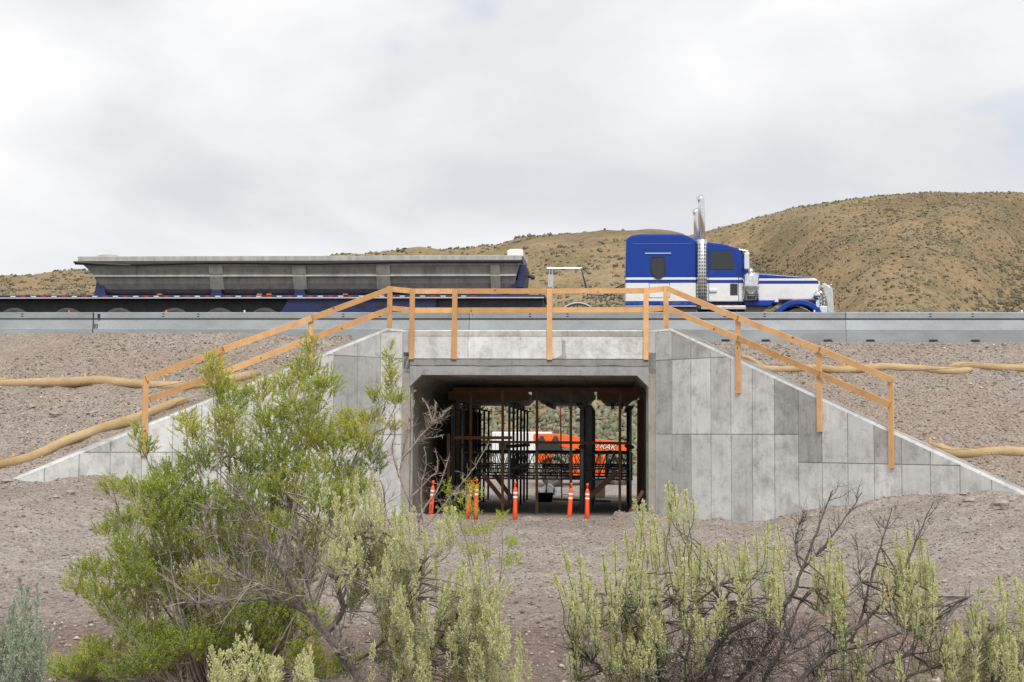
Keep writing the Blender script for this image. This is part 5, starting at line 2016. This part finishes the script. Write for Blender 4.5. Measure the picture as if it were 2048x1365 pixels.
# ---- tall green greasewood
rs = random.Random(3)
GD = 10.3
base = P3(470, 1365, GD)
base.z = float(ground_z(base.x, GD))
gw = thing("greasewood_bush", "tall bright green greasewood bush before the left wing wall", "shrub", base)
clumps = [(425, 742, 20, 34), (438, 775, 34, 30), (462, 808, 36, 34), (520, 788, 36, 30), (572, 772, 30, 28), (616, 748, 26, 36), (621, 705, 10, 34), (600, 745, 16, 30), (642, 776, 40, 32), (600, 820, 52, 40),
          (540, 850, 46, 42), (700, 845, 34, 24), (740, 842, 26, 20), (781, 735, 9, 44), (784, 770, 12, 24), (792, 803, 20, 15), (757, 797, 22, 14), (380, 868, 26, 30), (372, 842, 14, 16), (402, 925, 42, 42), (470, 895, 46, 44),
          (562, 915, 54, 46), (662, 890, 50, 44), (722, 880, 40, 32), (748, 925, 26, 32), (690, 955, 36, 34), (785, 855, 12, 10), (228, 978, 34, 18), (282, 985, 46, 26), (342, 958, 46, 34), (322, 1035, 54, 36), (402, 1008, 56, 46), (252, 1042, 40, 26),
          (215, 1066, 26, 14), (352, 1108, 56, 46), (182, 1146, 44, 24), (250, 1152, 54, 34), (162, 1180, 32, 20), (300, 1195, 56, 44), (392, 1200, 46, 46), (425, 1165, 46, 36), (372, 1245, 26, 24), (482, 1225, 44, 44), (545, 1200, 46, 56),
          (560, 1285, 46, 46), (470, 1290, 36, 36), (240, 1228, 46, 30), (200, 1306, 46, 26), (108, 1342, 46, 20), (150, 1350, 50, 22), (250, 1345, 50, 26), (340, 1345, 50, 28), (450, 1345, 46, 28), (520, 1340, 44, 30), (280, 1270, 48, 32), (210, 1195, 44, 28), (400, 1290, 46, 34), (640, 1345, 36, 26), (590, 1230, 40, 36), (440, 1110, 44, 40), (300, 1130, 46, 36), (60, 1330, 26, 14), (300, 1320, 46, 36), (690, 1335, 26, 26), (632, 1250, 32, 38), (502, 1100, 46, 52), (612, 1085, 40, 52), (560, 1010, 50, 46), (640, 1000, 46, 40), (480, 1000, 46, 46), (275, 870, 10, 24), (290, 900, 16, 18),
          (420, 1080, 46, 44), (470, 1150, 46, 44), (350, 1180, 44, 40), (520, 1150, 44, 44), (590, 1150, 40, 44), (430, 1260, 44, 40), (520, 1280, 40, 40), (340, 1290, 44, 36), (400, 1330, 46, 30), (610, 1320, 36, 34), (260, 1100, 40, 34), (560, 970, 44, 36), (620, 940, 40, 36), (680, 1010, 36, 36), (720, 980, 26, 30), (350, 1060, 44, 40), (470, 1050, 44, 44), (450, 850, 36, 32), (500, 940, 44, 40), (330, 990, 44, 36), (620, 870, 44, 36), (540, 1060, 40, 40), (180, 1330, 50, 24)]
stems, bare, lv = MB(), MB(), Leaves()
for ci, (u, v, ru, rv) in enumerate(clumps):
    y = GD + rs.uniform(-0.5, 0.45)
    c = P3(u, v, y)
    kx, kz = 0.93 * ru / F * y, 0.93 * rv / F * y
    b0 = Vector((base.x + (c.x - base.x) * rs.uniform(0.15, 0.4) + rs.uniform(-.08, .08), GD + rs.uniform(-.25, .25), base.z - 0.03))
    m1 = b0.lerp(c, 0.5) + Vector((rs.uniform(-.1, .1), rs.uniform(-.1, .1), rs.uniform(-.02, .1)))
    path = spline([b0, m1, c + Vector((0, 0, -kz * 0.5))], 0.08, 0.008, rs)
    stems.tube(path, [0.011 - 0.0075 * i / len(path) for i in range(len(path))], 4, False)
    twigs(bare, path, 7, 0.26, 0.0032, rs, 1, 0.8, 0.3, None, 0.35)
    nt_ = int(8 + ru * rv / 13)
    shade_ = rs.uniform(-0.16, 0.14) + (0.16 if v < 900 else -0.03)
    for _ in range(nt_):
        q = rdir(rs) * (rs.random() ** 0.45)
        p = c + Vector((q.x * kx * 1.05, q.y * max(kx, kz) * 0.9, q.z * kz * 1.05))
        d = (Vector((q.x * 0.7, q.y * 0.7, 0.75)) + rdir(rs) * 0.55).normalized()
        L = rs.uniform(0.05, 0.11)
        stems.tube([p, p + d * L * 0.5 + rdir(rs) * 0.004, p + d * L], [0.0022, 0.0016, 0.0008], 3, False)
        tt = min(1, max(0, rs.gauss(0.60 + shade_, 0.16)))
        k = rs.randint(24, 34)
        dv = np.array(d)
        lv.many(np.array(p) + dv * (L * RNG.random(k))[:, None], dv * 0.6 + RNG.normal(0, 0.52, (k, 3)), RNG.uniform(0.012, 0.026, k), RNG.uniform(0.0034, 0.006, k), tt + RNG.normal(0, 0.13, k))
for _ in range(46):      # stalks of last year standing inside the bush
    u0 = rs.uniform(250, 620)
    p0 = P3(u0 * 0.6 + 470 * 0.4, 1400, GD + rs.uniform(-.3, .3))
    p1 = P3(u0 + rs.uniform(-60, 60), rs.uniform(1000, 1230), GD + rs.uniform(-.5, .5))
    path = spline([p0, p0.lerp(p1, 0.5) + rdir(rs) * 0.06, p1], 0.08, 0.006, rs)
    bare.tube(path, [0.0075 - 0.005 * i / len(path) for i in range(len(path))], 4, False)
    twigs(bare, path, 5, 0.22, 0.003, rs, 1, 0.8, 0.2)
stems.build("stem", M['twig'], gw, raw=True)
o = bare.build("bare_twigs", M['pale_twig'], gw, raw=True)
lv.build("foliage", M['green_leaf'], gw)

# ---- small green sprigs by the posts
base = P3(985, 1250, 10.6)
base.z = float(ground_z(base.x, 10.6))
sg = thing("green_sprigs", "low yellow-green sprigs rising before the loop-handled post", "shrub", base)
stems, lv = MB(), Leaves()
for (u, v, ru, rv) in [(938, 978, 11, 18), (950, 990, 14, 14), (925, 1005, 10, 12), (943, 1020, 12, 22), (918, 1040, 14, 12), (992, 1040, 9, 14), (1004, 1036, 7, 14), (980, 1062, 16, 10), (955, 1070, 22, 12), (930, 1065, 18, 12), (1018, 1092, 18, 16), (1028, 1122, 20, 12), (1010, 1130, 12, 8), (895, 985, 7, 22), (893, 1030, 14, 18), (935, 1108, 20, 14), (970, 1112, 14, 12)]:
    y = 10.6 + rs.uniform(-.2, .2)
    c = P3(u, v, y)
    kx, kz = ru / F * y, rv / F * y
    path = spline([base + Vector((rs.uniform(-.15, .15), rs.uniform(-.1, .1), -0.03)), base.lerp(c, 0.5) + rdir(rs) * 0.05, c], 0.06, 0.004, rs)
    stems.tube(path, [0.006 - 0.004 * i / len(path) for i in range(len(path))], 4, False)
    for _ in range(int(4 + ru * rv / 16)):
        q = rdir(rs) * rs.random() ** 0.5
        p = c + Vector((q.x * kx, q.y * kx, q.z * kz))
        d = (Vector((q.x * 0.6, q.y * 0.6, 0.8)) + rdir(rs) * 0.5).normalized()
        L = rs.uniform(0.04, 0.08)
        for k in range(16):
            lv.add(p + d * L * rs.random(), (d * 0.6 + rdir(rs) * 0.8).normalized(), rs.uniform(0.014, 0.024), rs.uniform(0.004, 0.006), min(1, max(0, rs.gauss(0.66, 0.15))))
stems.build("stem", M['twig'], sg, raw=True)
lv.build("foliage", M['green_leaf'], sg)

# ---- bare thorny shrub before the portal's left wall
base = P3(790, 1365, 9.7)
base.z = float(ground_z(base.x, 9.7)) - 0.02
bt = thing("thorny_shrub", "bare thorny grey shrub reaching up before the portal's left wall", "shrub", base)
wd, fine_ = MB(), MB()
bu, bv = project(base)
bl = [[(bu, bv), (800, 1230), (830, 1110), (837, 1040), (818, 1000), (800, 955), (806, 915), (809, 890)],
      [(837, 1040), (858, 1003), (874, 985), (892, 936), (898, 914)],
      [(835, 1075), (879, 1022), (905, 989), (942, 944), (958, 922), (976, 890)],
      [(809, 892), (816, 862), (822, 826), (829, 803)],
      [(806, 915), (829, 887), (850, 862), (864, 848), (855, 812), (846, 800)],
      [(864, 848), (871, 826), (872, 805)], [(866, 846), (882, 833), (901, 817)], [(829, 887), (853, 878), (884, 871)],
      [(800, 955), (785, 905), (790, 860), (780, 835)], [(818, 1000), (860, 955), (876, 940), (872, 905)], [(846, 1050), (842, 980), (852, 930), (848, 895)],
      [(820, 1110), (775, 1040), (752, 985), (748, 930)], [(905, 989), (928, 985), (938, 988)], [(800, 1190), (760, 1130), (772, 1060), (768, 985)]]
for i, l in enumerate(bl):
    path = limb(wd, l, 0.016 if i == 0 else 0.0085, 0.005 if i == 0 else 0.002, rs, 9.7 + rs.uniform(-.1, .1), 0.004, 5)
    twigs(fine_, path, 13 if i else 10, 0.11, 0.0026, rs, 1, 1.0, 0.15, None, 0.3 if i == 0 else 0.1)
    for _ in range(26):       # thorns
        k = rs.randint(len(path) // 3, len(path) - 1)
        fine_.tube([path[k], path[k] + rdir(rs, 0.2) * rs.uniform(0.015, 0.035)], [0.002, 0.0005], 3, False)
wd.build("branch", M['twig'], bt, raw=True)
fine_.build("twigs", M['pale_twig'], bt, raw=True)


def sage(name_label, cat, base_px, y, limbs, spikes, extra, seed, r_main, fan=10, leafmat='sage_leaf', spikemat='sage_spike', tw=14, fat_=1.0, dead=0, twigmat='twig'):
    rs = random.Random(seed)
    base = P3(base_px, 1365, y)
    base.z = float(ground_z(base.x, y)) - 0.02
    pl = thing("sagebrush", name_label, cat, base, group="sagebrush shrubs in the foreground")
    wd, tg, lv, lf = MB(), MB(), Leaves(), Leaves()
    anchors = [base]
    for i, (px, r0, r1) in enumerate(limbs):
        path = limb(wd, px, r0 * 0.82, r1 * 0.8, rs, y + rs.uniform(-.12, .12), 0.0045)
        anchors += path[len(path) // 4::2]
        tips = []
        twigs(tg, path, tw, 0.18, max(0.003, r1 * 0.6), rs, 1, 0.85, 0.2, tips, 0.2)
    low = sorted(anchors, key=lambda q: q.z)[:max(1, int(len(anchors) * 0.5))]
    for _ in range(dead):
        a = rs.choice(low)
        d = rdir(rs, 0.3)
        pts = [a]
        for q in range(6):
            d = (d + rdir(rs) * 0.25 + Vector((0, 0, 0.05))).normalized()
            pts.append(pts[-1] + d * rs.uniform(0.04, 0.09))
        tg.tube(pts, [0.004 - 0.0006 * q for q in range(7)], 3, False)
        twigs(tg, pts, 4, 0.14, 0.0022, rs, 0)
    allsp = list(spikes)
    for (u0, u1, v0, v1, n_) in extra:
        for _ in range(n_):
            allsp.append((rs.uniform(u0, u1), rs.uniform(v0, v1), rs.uniform(60, 115)))
    for sp in allsp:
        u, v, L = sp[:3]
        lean = sp[3] if len(sp) > 3 else rs.uniform(-0.12, 0.12)
        yy_ = y + rs.uniform(-0.28, 0.28)
        tip = P3(u, v, yy_)
        below = [a for a in anchors if a.z < tip.z - 0.10] or [base]
        a = min(below, key=lambda q: (q - tip).length + 0.4 * rs.random())
        spike(lv, tg, lf, u, v, yy_, L, lean, a, rs, fat_ * rs.uniform(0.75, 1.15), rs.choice((0, 0, 0.25)))
        for k in range(rs.choice((0, 1, 1, 1))):      # side plumes on the same stalk
            spike(lv, tg, lf, u + rs.uniform(-17, 17), v + rs.uniform(8, 45), yy_ + rs.uniform(-.05, .05), L * rs.uniform(0.5, 0.9), lean + rs.uniform(-.15, .15), a, rs, fat_ * 0.8)
    if limbs: wd.build("trunk", M['bark'], pl, raw=True)
    tg.build("twigs", M[twigmat], pl, raw=True)
    if lv.p: lv.build("plumes", M[spikemat], pl)
    if lf.p: lf.build("foliage", M[leafmat], pl)
    return pl


# ---- sagebrush with the twisted trunk
sage("sagebrush with twisted dark trunk and pale plumes right of the green bush", "shrub", 735, 9.0,
     [([(745, 1440), (716, 1365), (682, 1309), (650, 1265), (614, 1226)], 0.050, 0.026), ([(655, 1262), (687, 1221), (674, 1167), (696, 1099), (703, 1062)], 0.027, 0.010),
      ([(614, 1228), (536, 1187), (438, 1124), (351, 1051)], 0.014, 0.003), ([(614, 1226), (550, 1119), (516, 1031), (463, 973), (394, 909)], 0.018, 0.003), ([(600, 1212), (560, 1138), (511, 1050), (487, 992), (438, 940)], 0.014, 0.003),
      ([(604, 1222), (584, 1211), (516, 1201), (430, 1208), (370, 1205)], 0.010, 0.003), ([(560, 1130), (487, 1041), (453, 1019), (390, 1021)], 0.008, 0.002), ([(560, 1160), (487, 1104), (419, 1065), (360, 1055)], 0.008, 0.002),
      ([(590, 1200), (584, 1167), (572, 1090), (575, 1035), (570, 985)], 0.012, 0.003), ([(682, 1221), (730, 1182), (770, 1163), (804, 1138)], 0.012, 0.004), ([(640, 1250), (612, 1160), (600, 1080), (585, 1010)], 0.012, 0.003),
      ([(700, 1330), (760, 1290), (800, 1240), (830, 1180), (846, 1120)], 0.018, 0.004), ([(740, 1400), (820, 1340), (880, 1280), (930, 1210)], 0.018, 0.004), ([(700, 1090), (735, 1060), (770, 1010), (760, 960)], 0.009, 0.003),
      ([(604, 1216), (520, 1165), (455, 1160), (400, 1130)], 0.008, 0.002), ([(740, 1420), (700, 1400), (640, 1360), (560, 1345)], 0.014, 0.004), ([(540, 1190), (480, 1195), (440, 1215)], 0.006, 0.002)],
     [(652, 948, 110), (691, 958, 105), (712, 948, 120), (744, 940, 125), (755, 962, 110), (730, 975, 110), (668, 985, 90), (789, 1014, 95), (806, 998, 105), (828, 1010, 95), (769, 1021, 100), (750, 1021, 100), (814, 1021, 90), (907, 1014, 70), (891, 1014, 80), (880, 1040, 70),
      (959, 1085, 95), (928, 1112, 90), (1014, 1150, 90, -0.55), (916, 1134, 90), (985, 1130, 80, -0.3), (700, 1030, 90), (720, 1060, 90), (850, 1075, 80), (870, 1100, 80), (800, 1080, 80), (940, 1170, 80), (970, 1180, 80)],
     [(645, 770, 985, 1090, 24), (700, 850, 1050, 1150, 20), (770, 1000, 1120, 1290, 52), (800, 1040, 1200, 1350, 42), (740, 800, 1200, 1340, 8)], 21, 0.05, tw=20, dead=120)

sage("small sagebrush with stout pale plumes at the bottom, left of the twisted trunk", "shrub", 490, 8.3, [],
     [(422, 1288, 90), (443, 1299, 80), (475, 1270, 100), (496, 1242, 120), (510, 1290, 80), (524, 1302, 80), (540, 1311, 70), (458, 1300, 80), (432, 1320, 70), (555, 1325, 60), (605, 1297, 80), (616, 1286, 90), (597, 1330, 60), (485, 1310, 70)],
     [(420, 560, 1310, 1350, 8)], 22, 0.02, fat_=1.25)

sage("plumed sagebrush in the right foreground, left of the long bare branches", "shrub", 1350, 9.0,
     [([(1380, 1450), (1330, 1370), (1290, 1300), (1281, 1252), (1276, 1190)], 0.028, 0.007), ([(1370, 1430), (1307, 1364), (1256, 1349), (1184, 1324), (1143, 1296)], 0.016, 0.004), ([(1390, 1430), (1420, 1340), (1440, 1303), (1445, 1226), (1440, 1170)], 0.016, 0.004),
      ([(1400, 1440), (1370, 1340), (1380, 1270), (1350, 1200)], 0.014, 0.004), ([(1290, 1300), (1250, 1240), (1235, 1190)], 0.010, 0.003), ([(1370, 1400), (1310, 1330), (1330, 1260), (1310, 1200)], 0.010, 0.003)],
     [(1123, 1090, 110, 0.28), (1158, 1105, 100, 0.1), (1108, 1145, 80, 0.25), (1205, 1100, 90), (1230, 1078, 95), (1250, 1060, 95), (1266, 992, 130, 0.22), (1287, 998, 130), (1302, 1012, 120, 0.12), (1312, 1028, 110), (1278, 1040, 110), (1335, 960, 85), (1348, 970, 80), (1361, 980, 75), (1371, 982, 75), (1340, 1000, 80), (1328, 1062, 90),
      (1358, 1078, 85), (1376, 1086, 85), (1402, 1078, 90), (1417, 1093, 85), (1435, 1083, 90), (1450, 1073, 90), (1476, 1093, 90), (1491, 1078, 90), (1512, 1065, 90), (1535, 1042, 95), (1555, 1050, 90), (1553, 1104, 80), (1290, 1090, 110), (1310, 1100, 110), (1265, 1110, 100), (1180, 1150, 90), (1150, 1180, 90, 0.2), (1220, 1160, 90)],
     [(1120, 1330, 1160, 1290, 34), (1230, 1560, 1090, 1190, 34), (1180, 1420, 1200, 1300, 18)], 23, 0.03, tw=20, dead=110, twigmat='bark')

sage("sprawling half-dead sagebrush with long grey branches at lower right", "shrub", 1560, 9.0,
     [([(1370, 1440), (1399, 1364), (1445, 1277), (1532, 1226), (1578, 1201), (1604, 1139), (1634, 1063), (1666, 980)], 0.032, 0.004), ([(1604, 1139), (1614, 1129), (1665, 1073), (1724, 985)], 0.012, 0.003),
      ([(1560, 1440), (1604, 1359), (1660, 1308), (1716, 1293), (1783, 1272), (1870, 1237), (1947, 1190)], 0.028, 0.004), ([(1680, 1300), (1696, 1267), (1737, 1237), (1798, 1155), (1866, 1006)], 0.018, 0.003),
      ([(1740, 1440), (1808, 1359), (1890, 1329), (1972, 1286)], 0.016, 0.005), ([(1700, 1285), (1727, 1226), (1737, 1175), (1757, 1109), (1784, 1015)], 0.014, 0.003), ([(1500, 1430), (1501, 1329), (1491, 1257), (1450, 1206)], 0.014, 0.003),
      ([(1480, 1440), (1540, 1340), (1570, 1280), (1600, 1210), (1640, 1170)], 0.022, 0.005), ([(1440, 1440), (1470, 1370), (1520, 1310), (1560, 1250), (1575, 1190)], 0.024, 0.006), ([(1570, 1300), (1600, 1270), (1640, 1250)], 0.012, 0.003),
      ([(1560, 1430), (1640, 1350), (1700, 1340), (1760, 1355)], 0.012, 0.003), ([(1500, 1420), (1580, 1390), (1660, 1375), (1720, 1380)], 0.016, 0.004), ([(1420, 1440), (1500, 1350), (1600, 1300), (1690, 1240)], 0.018, 0.004), ([(1440, 1430), (1430, 1350), (1460, 1290), (1520, 1270)], 0.014, 0.004), ([(1650, 1430), (1700, 1370), (1790, 1320), (1880, 1300)], 0.014, 0.003), ([(1350, 1420), (1390, 1350), (1480, 1320), (1560, 1320)], 0.014, 0.004), ([(1604, 1139), (1590, 1090), (1610, 1020)], 0.007, 0.002), ([(1737, 1237), (1720, 1150), (1712, 1070)], 0.007, 0.002)],
     [(1663, 1075, 110), (1650, 1110, 100), (1676, 1095, 100), (1793, 1065, 110), (1814, 1043, 120), (1840, 1070, 105), (1855, 1100, 100), (1805, 1090, 100), (1640, 1130, 90), (1732, 1240, 90), (1727, 1308, 70), (1825, 1130, 90)],
     [(1620, 1700, 1110, 1220, 12), (1770, 1870, 1080, 1180, 16), (1600, 1900, 1250, 1350, 14)], 24, 0.03, tw=20, dead=230, twigmat='bark')

sage("pale-plumed sagebrush at the right edge of the foreground", "shrub", 1990, 9.1,
     [([(2000, 1450), (1985, 1370), (1990, 1300), (1975, 1250)], 0.02, 0.006), ([(2010, 1440), (2040, 1360), (2050, 1290)], 0.016, 0.005)],
     [(1957, 1170, 115), (1940, 1185, 100), (1996, 1147, 110), (2030, 1155, 105), (2044, 1195, 100), (2015, 1180, 100), (1972, 1247, 90), (1993, 1247, 90), (1950, 1260, 90), (1925, 1290, 80), (2020, 1260, 90), (2060, 1180, 100), (1965, 1190, 110)],
     [(1890, 2060, 1230, 1350, 40)], 25, 0.02, tw=16, dead=30)

sage("blue-grey sagebrush in the lower left corner", "shrub", 20, 8.2,
     [], [(40, 1152, 110), (55, 1172, 90), (74, 1165, 90), (20, 1210, 90), (30, 1190, 100), (10, 1250, 90), (62, 1210, 90)],
     [(-20, 85, 1230, 1360, 46)], 26, 0.02, leafmat='blue_sage', spikemat='blue_sage', fat_=0.95)
